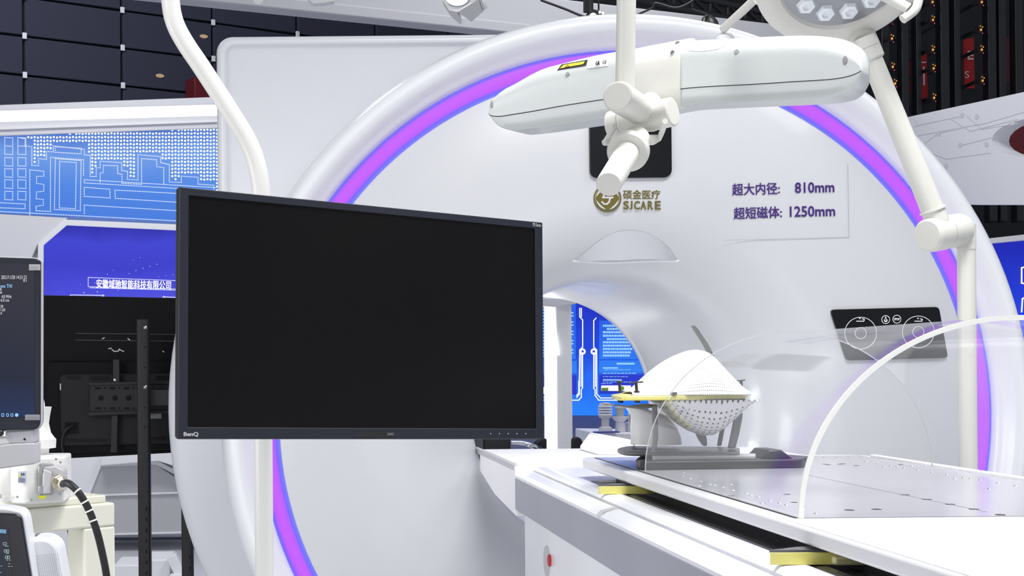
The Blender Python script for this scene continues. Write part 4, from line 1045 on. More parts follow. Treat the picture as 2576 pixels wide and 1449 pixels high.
# white gooseneck pole
gp = thing('support_pole', 'tall white bent pole behind the monitor, rising from the floor to the top edge', 'pole', (pc.x, 2.72, 0))
dp = 2.72
path = [at(427, -160, dp), at(428, -80, dp), at(429, 0, dp), at(439, 55, dp), at(464, 105, dp), at(505, 166, dp), at(548, 232, dp), at(590, 298, dp), at(622, 352, dp), at(643, 405, dp), at(655, 465, dp), at(658, 540, dp), at(658.5, 700, dp)]
path += [Vector((path[-1].x, dp, z)) for z in (1.0, .5, .06)]
m = MB(); m.tube(path, 23.3 * dp / F, 24, 5); m.build('tube', pole_paint, gp, angle=60)
m = MB(); m.lathe((path[-1].x, dp, 0), UPV, [(0, 0), (.22, 0), (.225, .015), (.2, .03), (.03, .06), (.02, .10)], n=40, cap=False); m.build('base', pole_paint, gp)
m = MB(); m.lathe((path[-1].x, dp, pc.z - .05), UPV, [(.0182, 0), (.026, .002), (.027, .01), (.027, .09), (.026, .098), (.0182, .10)], n=32); m.build('clamp_collar', pole_paint, gp)

# ================================================================== NAVIGATION CAMERA ON ITS CEILING ARM
nc = thing('navigation_camera', 'long pale curved tracking camera bar with yellow warning label across the gantry top', 'camera bar', at(1640, 280, 2.3))
TB = [(1229, 262, 283, 285), (1232, 250, 289, 293), (1240, 238, 292, 305), (1255, 222, 293, 318), (1272, 212, 291, 325), (1290, 202, 288, 327), (1340, 174, 280, 322), (1405, 156, 268, 313), (1480, 138, 256, 302), (1550, 126, 246, 292), (1640, 111, 236, 278), (1720, 102, 223, 263), (1800, 98, 217, 258), (1900, 93, 212, 253), (1990, 90, 206, 249), (2060, 93, 202, 245), (2105, 104, 198, 238), (2135, 121, 192, 225), (2152, 138, 186, 211), (2162, 156, 181, 197), (2167, 172, 177, 182)]
TB = [tuple(v) for v in catmull([Vector(t) for t in TB], 3)]
def bard(px): return 2.46 - .40 * (px - 1228) / 940
eB = (at(2168, 180, bard(2168)) - at(1228, 275, bard(1228))).normalized(); nB = Vector((-eB.y, eB.x, 0)).normalized()
def barsec(row, which, grow=0.0):
    px, t_, s_, b_ = row; d = bard(px)
    edge = min(1, min(px - 1222, 2172 - px) / 60.0); T = .085 * math.sqrt(max(.06, 1 - (1 - edge) ** 2))
    top, sea, bot = at(px, t_ - grow, d), at(px, s_, d), at(px, b_ + grow * .3, d)
    if which == 'u': prof = [(0, .50), (.01, .36), (.045, .23), (.11, .12), (.20, .05), (.32, .012), (.46, 0), (.7, 0), (1, 0), (1, 1.0), (.25, 1.0), (.06, .9), (.01, .72)]; a, c = top, sea
    elif which == 'l': prof = [(0, .004), (.5, .004), (.85, .012), (1, .05), (1, .8), (.4, 1.0), (0, 1.0)]; a, c = sea, bot
    else: prof = [(0, .50), (.01, .36), (.04, .22), (.10, .11), (.18, .045), (.30, .0), (.46, -.01), (.7, -.01), (.9, -.01), (1, .05), (1, .35), (.25, 1.05), (.0, .72)]; a, c = top, bot
    return [a.lerp(c, f) + nB * (g * T - grow * .0006) + UPV * ((a.z - CAMZ) * g * T * nB.y / d * max(0, 1 - 2 * f) * (which != 'l')) for f, g in prof]
m = MB(); m.loft([barsec(r_, 'u') for r_ in TB]); up_ = m.build('upper_housing', pale_green, nc, angle=40)
m = MB(); m.loft([barsec(r_, 'l') for r_ in TB]); m.build('lower_housing', pale_green, nc, angle=40)
m = MB(); m.loft([[p + nB * o_ for p in (at(r_[0], r_[2] - .9, bard(r_[0])), at(r_[0], r_[2] + .9, bard(r_[0])))] for r_ in TB[1:-1] for o_ in (-.0006,)], closed=False, cap=False); m.build('seam', gap_black, nc)
m = MB()
clr = [(1560, 132, 0, 286), (1620, 120, 0, 279), (1680, 109, 0, 271), (1702, 105, 0, 267), (1712, 103, 0, 265)]
m.loft([barsec(r_, 'c', 6) for r_ in clr]); cl_ = m.build('clamp', cream_paint, nc, angle=30, bevel=.002)
from mathutils.bvhtree import BVHTree
def caster(objs):
    bmx = bmesh.new()
    for ob in objs:
        me = ob.data.copy(); me.transform(Matrix.Translation(base_of(ob))); bmx.from_mesh(me)
    tree = BVHTree.FromBMesh(bmx)
    def f(px, py, off=.0):
        r = ray(px, py).normalized(); h, n, i, d = tree.ray_cast(CAM, r)
        if h is None: return at(px, py, bard(px)), CAMW
        if n.dot(r) > 0: n = -n
        return h + n * off, n
    return f
oncl, onbar = caster([cl_]), caster([up_])
for px, py in ((1704, 108), (1692, 132)):
    p, n = oncl(px, py); m = MB(); m.lathe(p, n, [(0, .0015), (.0032, .0015), (.0038, 0)], n=16); s_ = m.build('screw', steel, nc)
    m = MB(); m.obox(p + n * .0016, (.005, 0, .002), (0, .0006, 0), (-.0004, 0, .0008)); m.build('slot', mid_grey, s_)
for px, py, rx, rz in ((1428, 186, .0042, .0042), (1853, 130, .0045, .0042), (2126, 152, .004, .007), (1237, 262, .003, .007)):
    p, n = onbar(px, py); m = MB(); m.lathe(p, n, [(.0, .0006), (rx * .8, .0008), (rx, .0)], n=20, sx=1, sy=rz / rx); m.build('screw_well', mid_grey, nc)
# hand recess at the top of the right half
m = MB(); ring = []
for i in range(28):
    t = 2 * PI * i / 28; p, n = onbar(1778 + 48 * math.cos(t), 118 + 10 * math.sin(t) - 5 * math.cos(t), .0004); ring.append(p)
cc = sum(ring, Vector()) / 28
m.loft([ring, [cc + (p - cc) * .9 + nB * .002 for p in ring]], cap=True); m.build('hand_recess', mat('recess grey green plastic', (.68, .71, .72), .4), nc)
def patch(nm, pts, mt, par, off, sub=6):
    """a label laid onto the curved housing"""
    a, b, c, d = [Vector((x, y, 0)) for x, y in pts]; rows = []
    for i in range(sub + 1):
        s = i / sub; l, r = a.lerp(d, s), b.lerp(c, s)
        rows.append([onbar(*(l.lerp(r, j / sub)).xy, off)[0] for j in range(sub + 1)])
    mb = MB(); mb.loft(rows, closed=False, cap=False); return mb.build(nm, mt, par)
wlb = patch('warning_label', [(1413, 163), (1479, 151), (1475, 165), (1402, 178)], black_ink, nc, .0008, 14)
patch('label_field', [(1418, 165.5), (1472, 155.5), (1468, 163), (1409, 174)], warn_yellow, wlb, .0016, 14)
m = MB(); P3 = [onbar(x, y, .0022)[0] for x, y in ((1423, 171), (1433, 169), (1429, 165))]; line3(m, P3, .0006, (P3[1] - P3[0]).cross(P3[2] - P3[0]) * -1, th=.0002, closed=True); m.build('warning_sign', black_ink, wlb)
pl = patch('rating_label', [(1481, 149), (1531, 140), (1531, 166), (1478, 173)], white_ink, nc, .0008, 14)
def bartext(nm, s, mt, x0, y0, x1, y1, par, bold=0):
    p = onbar(x0, y1, .0018)[0]; q = onbar(x1, y1 - (x1 - x0) * .13, .0018)[0]; u = onbar(x0, y0, .0018)[0]
    return text(nm, s, mt, par, p, q - p, u - p - (q - p) * ((u - p).dot(q - p) / (q - p).length_squared), (q - p).length, (u - p).length, bold=bold)
bartext('rating_lettering', 'UL', black_ink, 1499, 157, 1510, 165, pl, .05)
bartext('rating_lettering', 'CE', black_ink, 1516, 155, 1526, 162, pl)
m = MB()
for x, y, w_ in ((1482, 166, 6), (1489, 165, 6), (1484, 171, 30), (1487, 151, 30), (1486, 156, 20)):
    p, n = onbar(x, y, .0016); q = onbar(x + w_, y - w_ * .14, .0016)[0]; line3(m, [p, q], .0006, n, th=.0002)
m.build('rating_lines', grey_ink, pl)
# arm: pole, knuckle, barrel, yoke, handle
da = 2.12; ka = da / F
m = MB(); m.tube([at(1577, -300, da), at(1575.5, 0, da), at(1572, 225, da)], 24 * ka, 28, 3); m.build('pole', cream_paint, nc, angle=60)
capA, capB = at(1555, 243, 2.06), at(1640, 296, 2.24)
m = MB(); ax = (capB - capA); m.lathe(capA, ax, [(0, -.002), (.0208, -.002), (.0222, 0), (.0228, .004), (.0225, .05), (.0225, ax.length)], n=40, cap=True); kn = m.build('knuckle', cream_paint, nc)
m = MB(); m.lathe(capA - ax.normalized() * .002, -ax, [(0, .0015), (.0195, .0013), (.0202, -.0008)], n=40); m.build('cap', cream_paint, kn)
bl, br = at(1537, 316, 2.22), at(1692, 281, 2.15)
m = MB(); m.cyl(bl, br, .0225, n=36); m.build('barrel', cream_paint, nc, bevel=.001)
bx = (br - bl).normalized()
m = MB(); q0 = at(1650, 290, 2.17); m.lathe(q0, bx, [(.0226, -.0006), (.0232, 0), (.0226, .0006)], n=36); q0 = at(1567, 309, 2.2); m.lathe(q0, bx, [(.0226, -.0006), (.0231, 0), (.0226, .0006)], n=36); m.build('barrel_groove', mid_grey, nc)
m = MB(); m.lathe(br, bx, [(0, .0012), (.020, .001), (.0215, -.001)], n=36); m.build('barrel_cap', cream_paint, nc)
m = MB(); m.tube([at(1547, 318, 2.13), at(1534, 338, 2.15), at(1523, 356, 2.165)], .0042, 12, 4); m.build('fork_arm', cream_paint, nc)
m = MB(); m.tube([at(1673, 305, 2.09), at(1666, 330, 2.13), at(1657, 350, 2.165)], .0042, 12, 4); m.build('fork_arm', cream_paint, nc)
m = MB(); m.prism(roundpoly(pxpoly([(1519, 348), (1560, 340), (1655, 338), (1664, 346), (1656, 360), (1615, 363), (1560, 362), (1522, 362)], 2.155), .006), FWD * .02); m.build('yoke', cream_paint, nc, bevel=.002)
hA, hB = at(1580, 381, 2.10), at(1531, 464, 1.98); hx = (hB - hA).normalized()
m = MB(); m.lathe(at(1596, 356, 2.145), hx, [(.012, -.02), (.022, -.01), (.0225, .015), (.017, .03)], n=36); m.build('socket', cream_paint, nc)
m = MB(); m.lathe(hA + hx * -.006, hx, [(.016, -.004), (.028, -.004), (.0312, .0), (.0312, .008), (.029, .0125), (.017, .013)], n=48); m.build('flange', cream_paint, nc)
m = MB(); m.lathe(hA, hx, [(.0175, 0), (.0180, .01), (.0182, (hB - hA).length - .003), (.0168, (hB - hA).length), (0, (hB - hA).length + .0006)], n=40); m.build('handle', cream_paint, nc)
m = MB(); m.tube([at(1640, 290, 2.22), at(1640, 270, 2.27), at(1640, 250, 2.30)], .018, 20, 4); m.build('neck', cream_paint, nc)

# ================================================================== SURGICAL LAMP
sl = thing('surgical_lamp', 'white round surgical lamp with led lenses on an upright jointed arm at top right', 'lamp', Vector((at(2430, 800, 3.0).x, 3.0, 0)))
dl = 2.9; kl = dl / F
fc = at(2122, -76, dl); fn = Vector((-.06, -.72, -.69)).normalized()
m = MB(); m.lathe(fc, fn, [(0, -.075), (.10, -.07), (.155, -.05), (.176, -.022), (.178, -.004), (.168, .008), (.150, .012), (.134, .008), (.128, .0)], n=72); head = m.build('lamp_head', cream_paint, sl)
m = MB(); m.lathe(fc, fn, [(0, .001), (.129, .001)], n=64); m.build('lens_plate', mat('silver lens plate', (.30, .31, .33), .3, metal=.3), sl)
fx = Vector((1, 0, 0)); fx = (fx - fn * fx.dot(fn)).normalized(); fy = fn.cross(fx)
lens0 = None; lens_m = mat('clear led lens', (.80, .84, .88), .1, coat=.6)
for rad, cnt, ph in ((.099, 13, PI / 2 + .12), (.045, 5, .2)):
    for i in range(cnt):
        t = 2 * PI * i / cnt + ph; p = fc + (fx * math.cos(t) + fy * math.sin(t)) * rad
        if lens0 is None:
            m = MB(); m.lathe(sl.location, fn, [(.021, .0), (.020, .004), (.0165, .010), (.010, .011), (.007, .006), (0, .005)], n=6); lens0 = m.build('lens', lens_m, sl, angle=20); o = lens0
        else: o = lens0.copy(); COL.objects.link(o); o.parent = sl
        o.location = p - sl.location
n0, n1 = at(2150, 78, dl + .05), at(2190, 118, dl + .04)
m = MB(); m.tube([at(2152, 72, dl + .17), at(2166, 92, dl + .12), at(2178, 112, dl + .065)], [.034, .026], 28, 5); m.build('neck', cream_paint, sl)
aA, aB = at(2177, 108, dl + .065), at(2360, 562, 2.96); adir = (aB - aA).normalized()
m = MB(); m.lathe(aA, adir, [(.0235, -.012), (.0262, 0), (.0262, .036), (.022, .040)], n=36); m.build('collar', cream_paint, sl)
m = MB(); m.lathe(aA, adir, [(.0264, .0115), (.0266, .0120), (.0264, .0125)], n=36); m.build('collar_groove', mid_grey, sl)
m = MB(); m.cyl(aA, aB, .0205, .0235, n=32); m.build('arm', cream_paint, sl, bevel=.001)
m = MB(); m.lathe(aB - adir * .032, adir, [(.0237, -.001), (.0268, .0), (.0268, .004), (.0237, .005)], n=36); m.build('arm_ring', cream_paint, sl)
eA, eB_ = at(2334, 592, 2.95), at(2447, 573, 3.02); exx = (eB_ - eA).normalized()
m = MB(); m.lathe(eA, exx, [(0, -.004), (.030, -.003), (.035, .003), (.0365, .01), (.0365, .046)], n=44); m.build('elbow', cream_paint, sl)
m = MB(); m.lathe(eA, exx, [(.034, .045), (.034, .049)], n=44); m.build('elbow_groove', mid_grey, sl)
m = MB(); m.lathe(eA, exx, [(.0355, .048), (.0355, .103), (.034, .106), (0, .1065)], n=44); ek = m.build('elbow_drum', cream_paint, sl)
pp_ = Vector((at(2431, 640, 3.0).x, 3.0, 0)); zt_ = at(2431, 624, 3.0).z
m = MB(); m.lathe(pp_, UPV, [(.0185, .05), (.0185, zt_ - .004), (.0195, zt_ - .003), (.0195, zt_)], n=32); m.build('post', cream_paint, sl)
m = MB(); m.lathe(pp_, UPV, [(.0193, zt_), (.0193, zt_ + .05)], n=32, cap=True); m.build('post_head', cream_paint, sl)
m = MB(); m.lathe(pp_, UPV, [(0, 0), (.07, 0), (.072, .02), (.06, .035), (.03, .06), (.02, .09)], n=40); m.build('base', cream_paint, sl)
m = MB(); m.tube([at(2312, -30, 2.86), at(2310, 0, 2.86), at(2301, 25, 2.86), at(2270, 49, 2.86)], .0095, 14, 6); m.cyl(at(2222, -12, 2.88), at(2285, 22, 2.86), .011); m.build('handle', cream_paint, sl)
# slanted white rod
rd = thing('support_rod', 'slanted white rod with rounded end above the gantry, left of the surgical lamp', 'rod', at(1822, 95, 3.6))
m = MB(); m.tube([at(1990, -100, 3.4), at(1905, -8, 3.5), at(1822, 70, 3.6)], 11 * 3.55 / F, 18, 3); m.ball(at(1822, 70, 3.6), 11 * 3.6 / F, 10); m.build('tube', cream_paint, rd, angle=60)
m = MB(); m.lathe(at(1910, -6, 3.49), ray(1910, -6), [(.016, -.02), (.018, 0), (.016, .02)], n=20, cap=True); m.build('joint', cream_paint, rd)
m = MB(); m.lathe(at(1822, 100, 3.62), UPV, [(.026, -.02), (.026, .004), (.018, .014), (.008, .018), (.006, .03)], n=28, cap=True); m.build('foot', white_shell, rd)

# ================================================================== BLACK SCREEN ON A STAND (seen from behind)
DT = 5.7; kt = DT / F
tv = thing('display_screen', 'large black flat screen seen from behind with wall bracket on its back', 'screen', at(300, 1150, DT))
m = MB(); m.prism(pxpoly([(98, 742), (800, 757), (800, 1120), (120, 1156), (108, 1130)], DT), FWD * .03); m.build('panel', tv_back, tv, bevel=.006)
m = MB(); m.prism(roundpoly(pxpoly([(116, 908), (800, 908), (800, 1118), (122, 1142), (112, 1100)], DT - .025), .03), FWD * .03); m.build('rear_cover', tv_back, tv, bevel=.006)
m = MB(); m.prism(roundpoly(pxpoly([(148, 940), (800, 938), (800, 1106), (152, 1122)], DT - .05), .025), FWD * .03); hump = m.build('rear_hump', mat('dark grey tv hump', (.014, .014, .017), .5, spec=.3, bump=.06, bscale=500), tv, bevel=.008)
for x0, x1, y in ((168, 206, 946), (226, 280, 946), (392, 420, 946), (168, 272, 1104), (375, 420, 1099)):
    m = MB(); n_ = int((x1 - x0) / 3.4)
    for i in range(n_):
        for j in (0, 1, 2):
            x = x0 + i * 3.4; yy = y + j * 3.2 - (0 if y < 1000 else i * .03); m.prism(pxpoly([(x, yy), (x + 1.7, yy), (x + 1.7, yy + 2.2), (x, yy + 2.2)], DT - .0515), FWD * .002)
    m.build('vent_grille', gap_black, hump)
m = MB()
for y, x0 in ((838, 190), (855, 190)): m.prism(pxpoly([(x0, y), (460, y + 3), (460, y + 4), (x0, y + 1)], DT - .002), FWD * .003)
m.build('panel_rib', dark_steel, tv)
for x, y in ((176, 924), (131, 950), (129, 1053), (221, 1127), (333, 1120)):
    m = MB(); m.lathe(at(x, y, DT - .026), CAMW, [(0, .0006), (.0045, .0006), (.0045, 0)], n=12); m.build('screw_hole', gap_black, tv)
# bracket plate with slots
m = MB()
bx0, bx1, by0, by1 = 226, 470, 968, 1036
fr_ = DT - .095
m.prism(pxpoly([(222, 962), (470, 958), (470, 966), (224, 970)], fr_ - .01), FWD * .05); m.prism(pxpoly([(226, 968), (470, 964), (470, 1032), (226, 1036)], fr_), FWD * .006); m.prism(pxpoly([(222, 1036), (470, 1030), (470, 1038), (222, 1046)], fr_ - .01), FWD * .05)
br_ = m.build('wall_bracket', mat('charcoal bracket steel', (.022, .022, .026), .45, spec=.35), tv, bevel=.002)
m = MB()
for x in (246, 283, 319):
    for y in (977, 1027): m.prism(rrect(at(x, y, fr_ - .001), RT, UPV, 15 * kt, 5 * kt, 2.4 * kt, 4), CAMW * .0005)
for x in (264, 300, 336):
    for y in (976, 1027): m.lathe(at(x, y, fr_ - .0005), CAMW, [(0, .0008), (2.3 * kt, .0008)], n=12)
for x in (254, 289.5, 324): m.lathe(at(x, 1001, fr_ - .0005), CAMW, [(0, .0008), (7 * kt, .0008)], n=24)
m.build('bracket_hole', gap_black, br_)
m = MB(); m.prism(pxpoly([(284, 904), (300, 904), (301, 965), (284, 965)], fr_ + .004), FWD * .03); m.build('hook_rail', black_metal, tv, bevel=.002); m = MB(); m.prism(pxpoly([(280, 1044), (297, 1044), (294, 1138), (278, 1138)], fr_ + .004), FWD * .03); m.build('hook_rail', black_metal, tv, bevel=.002)
m = MB(); m.lathe(at(289, 956, fr_ + .003), CAMW, [(0, .004), (3.2 * kt, .003), (4 * kt, 0)], n=16); m.build('bolt', steel, tv)
m = MB(); m.prism(pxpoly([(163, 1062), (198, 1062), (198, 1090), (163, 1094)], DT - .0515), FWD * .002); m.build('socket_recess', gap_black, tv)
m = MB(); m.tube([at(186, 1072, DT - .055), at(172, 1076, DT - .07), at(160, 1092, DT - .07), at(156, 1120, DT - .06), at(162, 1160, DT - .05), at(165, 1300, DT - .05), at(200, 1440, DT - .05), at(212, 1500, DT - .05)], .0055, 10, 5); m.build('power_cord', rubber, tv)
m = MB(); m.prism(pxpoly([(373, 1040), (406, 1040), (406, 1053), (373, 1053)], DT - .052), FWD * .001); m.build('rating_sticker', mid_grey, tv)
m = MB()
for pl in ([(274, 877), (280, 876)], [(282, 880), (288, 884), (298, 883), (300, 878)], [(302, 880), (311, 884)], [(258, 852), (262, 850)], [(322, 852), (326, 855)], [(410, 884), (412, 885)]): line3(m, pxpoly(pl, DT - .002), .004, CAMW, th=.001)
m.build('scratch_mark', white_ink, tv)
m = MB(); line3(m, pxpoly([(152, 966), (152, 980)], DT - .05), .004, CAMW, th=.001); m.build('edge_label', white_ink, tv)
# stand
ts = thing('screen_stand', 'tall black slotted steel stand with two posts holding the black screen', 'stand', (at(360, 1449, 5.5).x, 5.5, 0))
for px, py0, wd in ((359, 804, 15), (468, 960, 14)):
    a = at(px, py0, 5.48); m = MB(); b = Vector((a.x, 5.48, .04)); m.prism(roundpoly([Vector((a.x - wd * kt, 5.46, .04)), Vector((a.x + wd * kt, 5.46, .04)), Vector((a.x + wd * kt, 5.52, .04)), Vector((a.x - wd * kt, 5.52, .04))], .012), UPV * (a.z - .04)); po_ = m.build('post', black_metal, ts)
    m = MB()
    for y in ([1280 + 27 * i for i in range(7)] if px < 400 else [1402, 1430]): 
        p = at(px + 9, y, 5.458); m.box(p + Vector((-.002, -.0005, -.007)), p + Vector((.003, .003, .007)))
    m.build('slot', gap_black, po_)
for y in (824, 974):
    p = at(365, y, 5.455); m = MB(); m.lathe(p, CAMW, [(.0, .005), (.004, .005), (.006, .003), (.008, 0)], n=16); m.build('bolt', steel, ts)
for y in (874, 924, 1025, 1074):
    p = at(365, y, 5.459); m = MB(); m.lathe(p, CAMW, [(0, .0006), (.0035, .0006)], n=12); m.build('hole', gap_black, ts)
a = at(359, 1001, 5.5); m = MB(); m.box((a.x - .03, 5.51, a.z - .03), (a.x + .22, 5.61, a.z + .03)); m.build('cross_bar', black_metal, ts)
m = MB(); m.box((a.x - .2, 5.2, 0), (a.x + .4, 5.8, .04)); m.build('foot', black_metal, ts, bevel=.005)

# ================================================================== ROBOT ARM ON ITS BEIGE BENCH
DR = 2.9; kr = DR / F
bn_ = thing('steel_bench', 'beige painted steel bench carrying the white robot arm', 'bench', (at(160, 1300, DR).x, DR, 0))
zt1 = at(100, 1266, DR - .05).z
BE, BN = Vector((.77, .64, 0)).normalized(), Vector((.64, -.77, 0)).normalized()
BC = at(290, 1300, 3.02); BC = Vector((BC.x, BC.y, 0))
zb1 = at(290, 1264, BC.y).z; zb2 = at(290, 1323, BC.y).z; LB = .62
def bpt(a, b, z): return BC - BE * a - BN * b + UPV * z        # a along the front, b into the bench
def bbox(mb, a0, a1, b0, b1, z0_, z1_): return mb.loft([[bpt(a, b, z) for a, b in ((a0, b0), (a1, b0), (a1, b1), (a0, b1))] for z in (z0_, z1_)])
m = MB(); bbox(m, 0, LB, 0, .06, zb2, zb1); m.build('front_beam', beige_steel, bn_, bevel=.005)
m = MB(); bbox(m, 0, .06, .0602, .42, zb2, zb1); m.build('side_beam', beige_steel, bn_, bevel=.004)
m = MB(); m.loft([roundpoly([bpt(.012, .012, z), bpt(LB, .012, z), bpt(LB, .42, z), bpt(.012, .42, z)], .012) for z in (zb1, zb1 + .016)]); m.build('top_plate', beige_steel, bn_, bevel=.003)
for a_0, b_0 in ((0, .0), (LB - .08, .0), (.0, .34), (LB - .08, .34)):
    m = MB(); bbox(m, a_0, a_0 + .078, b_0, b_0 + .07, 0, zb2); m.build('leg', beige_steel, bn_, bevel=.005)
zt1 = zb1 - .004
ro = thing('robot', 'white robot arm base with grey plug and warning label on the beige bench', 'robot', (at(80, 1255, DR).x, DR, zt1 + .02))
z0 = zt1 + .02
bl_, br2 = at(28, 1200, DR - .04), at(160, 1200, DR - .04)
zt2 = at(100, 1150, DR - .04).z
m = MB(); m.prism(roundpoly([Vector((bl_.x, DR - .05, z0)), Vector((at(80, 1200, DR).x, DR - .07, z0)), Vector((br2.x, DR - .03, z0)), Vector((br2.x - .005, DR + .10, z0)), Vector((bl_.x, DR + .10, z0))], .008), UPV * (zt2 - z0)); m.build('base_box', white_paint, ro, bevel=.004)
m = MB(); m.lathe(Vector((at(-5, 1200, DR).x, DR + .02, z0)), UPV, [(.055, 0), (.055, .012), (.042, .014), (.040, zt2 - z0 + .03), (.036, zt2 - z0 + .05)], n=40, cap=True); m.build('base_column', white_paint, ro)
m = MB(); m.lathe(Vector((at(10, 1240, DR).x, DR - .06, z0 + .012)), UPV, [(.008, 0), (.008, .008), (0, .009)], n=6); m.build('bolt', steel, ro)
m = MB(); cx = at(96, 1130, DR).x
m.lathe(Vector((cx, DR + .05, zt2 - .01)), UPV, [(.012, 0), (.014, .018), (.014, .022), (.028, .024), (.029, .042), (.025, .046), (.018, .056), (.014, .075), (.016, .09), (.02, .11)], n=36, cap=True); m.build('wrist_flange', white_paint, ro)
m = MB(); m.ball(Vector((at(86, 1020, DR + .06).x, DR + .06, at(86, 1022, DR + .06).z)), 38 * kr, 16, (.72, .6, 1)); m.build('elbow_cover', white_paint, ro)
m = MB(); m.cyl(Vector((at(80, 1060, DR + .06).x, DR + .06, at(80, 1050, DR + .06).z)), Vector((cx, DR + .05, zt2 + .09)), .022, .02); m.build('link', white_paint, ro)
# plug
px_ = at(96, 1200, DR - .075)
m = MB(); m.prism(roundpoly(pxpoly([(95, 1166), (134, 1168), (134, 1245), (96, 1247)], DR - .068), .006), FWD * .02); m.build('socket_frame', mid_grey, ro, bevel=.002)
m = MB(); q = pxpoly([(108, 1178), (130, 1187), (130, 1242), (106, 1242)], DR - .08); m.loft([q, [p + Vector((.002, -.01, 0)) for p in q]])
m.prism(pxpoly([(108, 1176), (140, 1172), (160, 1183), (160, 1238), (128, 1242), (107, 1242)], DR - .085), FWD * .05); pg = m.build('plug', light_grey, ro, bevel=.003)
for y in (1182, 1232):
    m = MB(); m.prism(roundpoly(pxpoly([(96, y - 8), (108, y - 12), (107, y + 10), (97, y + 8)], DR - .09), .003), FWD * .01); m.build('latch', steel, ro, bevel=.001)
gx = Vector((.55, -.8, -.15)).normalized(); g0 = at(146, 1212, DR - .095)
m = MB(); m.lathe(g0, gx, [(.013, -.006), (.0135, .0), (.0155, .001), (.0155, .006), (.0135, .008), (.015, .010), (.015, .016), (.010, .02)], n=8, cap=True); gl_ = m.build('cable_gland', brass, ro, angle=25)
m = MB(); m.lathe(g0, gx, [(.0095, .018), (.0095, .023), (.008, .024)], n=24, cap=True); m.build('seal', tie_white, gl_)
for x, y in ((44, 1250), (79, 1258), (152, 1163), (151, 1243), (141, 1155), (49, 1158)):
    m = MB(); m.lathe(at(x, y, DR - .072), CAMW, [(0, .002), (.0022, .002), (.0028, 0)], n=10); m.build('screw', steel, ro)
sk = MB(); sk.prism(pxpoly([(45, 1186), (65, 1185), (64, 1217), (45, 1215)], DR - .0735), FWD * .004); sk = sk.build('warning_label', mat('pale blue label', (.55, .62, .70), .5), ro)
m = MB(); m.prism(pxpoly([(46, 1199), (51, 1190), (53, 1199)], DR - .0742), FWD * .0005); m.build('warning_sign', lime, sk)
m = MB()
for y in (1203, 1206, 1209, 1212): line3(m, pxpoly([(47, y), (63, y)], DR - .0742), .0008, CAMW, th=.0003)
for x in (55, 60): line3(m, pxpoly([(x, 1191), (x, 1195)], DR - .0742), .002, CAMW, th=.0003)
m.build('label_lines', purple, sk)
m = MB(); m.prism(pxpoly([(97, 1248), (116, 1246), (116, 1254), (97, 1256)], DR - .073), FWD * .002); m.build('lime_sticker', lime, ro)
cb = thing('robot_cable', 'thick black cable with white cable ties curving down from the robot plug', 'cable', at(200, 1300, 2.75))
cp_ = [g0 + gx * .02, at(172, 1216, 2.76), at(195, 1236, 2.75), at(216, 1268, 2.75), at(232, 1303, 2.75), at(246, 1345, 2.75), at(258, 1395, 2.76), at(268, 1449, 2.78), at(276, 1530, 2.8), at(276, 1700, 2.82)]
m = MB(); m.tube(cp_, 9.6 * 2.75 / F, 18, 6); m.build('sheath', rubber, cb, angle=60)
cs = catmull([Vector(p) for p in cp_], 6)
for (tx, ty) in ((197, 1236), (213, 1259), (228, 1285), (237, 1306)):
    i = min(range(1, len(cs) - 1), key=lambda i: (cs[i] - at(tx, ty, cs[i].y)).length); d = (cs[i + 1] - cs[i - 1]).normalized()
    m = MB(); m.lathe(cs[i], d, [(.0074, -.0016), (.0086, -.0016), (.0086, .0016), (.0074, .0016)], n=20); m.obox(cs[i] + d.cross(FWD) * -.0095, (.005, 0, 0), (0, .004, 0), (0, 0, .004)); m.build('cable_tie', tie_white, cb)

# ================================================================== ULTRASOUND CART
DU = 2.35; ku = DU / F
us = thing('ultrasound_monitor', 'dark ultrasound monitor at the left edge showing date and scan settings', 'monitor', at(0, 1090, DU))
m = MB(); m.prism(roundpoly(pxpoly([(-420, 633), (90, 650), (102, 655), (101, 1066), (92, 1080), (-420, 1098)], DU), .006), FWD * .035); m.build('housing', bezel, us, bevel=.002)
m = MB(); m.prism(roundpoly(pxpoly([(-421, 631), (91, 648), (104, 654), (103, 1068), (93, 1083), (-421, 1101)], DU + .006), .006), FWD * .022); m.build('side_band', light_grey, us, bevel=.002)
scr = glow_ramp('dark blue lit screen', [(0, (.012, .03, .10)), (.35, (.012, .016, .035)), (.7, (.022, .024, .036)), (1, (.03, .031, .04))], 1.0, 'Z', 0, .27, noise=.35, nscale=5)
m = MB(); m.prism(pxpoly([(-400, 650), (86, 664), (86, 1046), (-400, 1072)], DU - .001), FWD * .002); m.build('screen', scr, us)
def ustext(s, x0, y0, x1, y1, mt): pxtext('screen_lettering', s, mt, us, x0, y0, x1, y1, DU - .0015)
scr_txt = mat('grey lit lettering', (.1, .1, .1), .5, emit=(.62, .64, .68), es=.9)
ustext('2021/11/20 14:21:23', 3, 693, 67, 702, scr_txt); ustext('R1', 59, 703, 67, 709, scr_txt); ustext('ano THI', 1, 715, 30, 724, blue_glow_txt)
ustext('8', 0, 725, 4, 731, scr_txt); ustext('38', 0, 733, 5, 739, scr_txt); ustext('4.0 MHz', 4, 742, 29, 750, scr_txt); ustext('6.0 cm', 2, 751, 23, 759, scr_txt); ustext('20', 1, 767, 8, 774, scr_txt); ustext('120', 2, 776, 13, 783, scr_txt); ustext('.0', 0, 785, 5, 791, scr_txt)
m = MB()
for x in (7, 19, 30, 42):
    c = at(x, 1044, DU - .0015)
    if x == 42: m.lathe(c, CAMW, [(0, .0003), (4.4 * ku, .0003)], n=16)
    else: line3(m, rrect(c, RT, UPV, 5 * ku, 7 * ku, 1.5 * ku, 3), .0008, CAMW, th=.0003, closed=True)
m.build('screen_icon', blue_glow_txt, us)
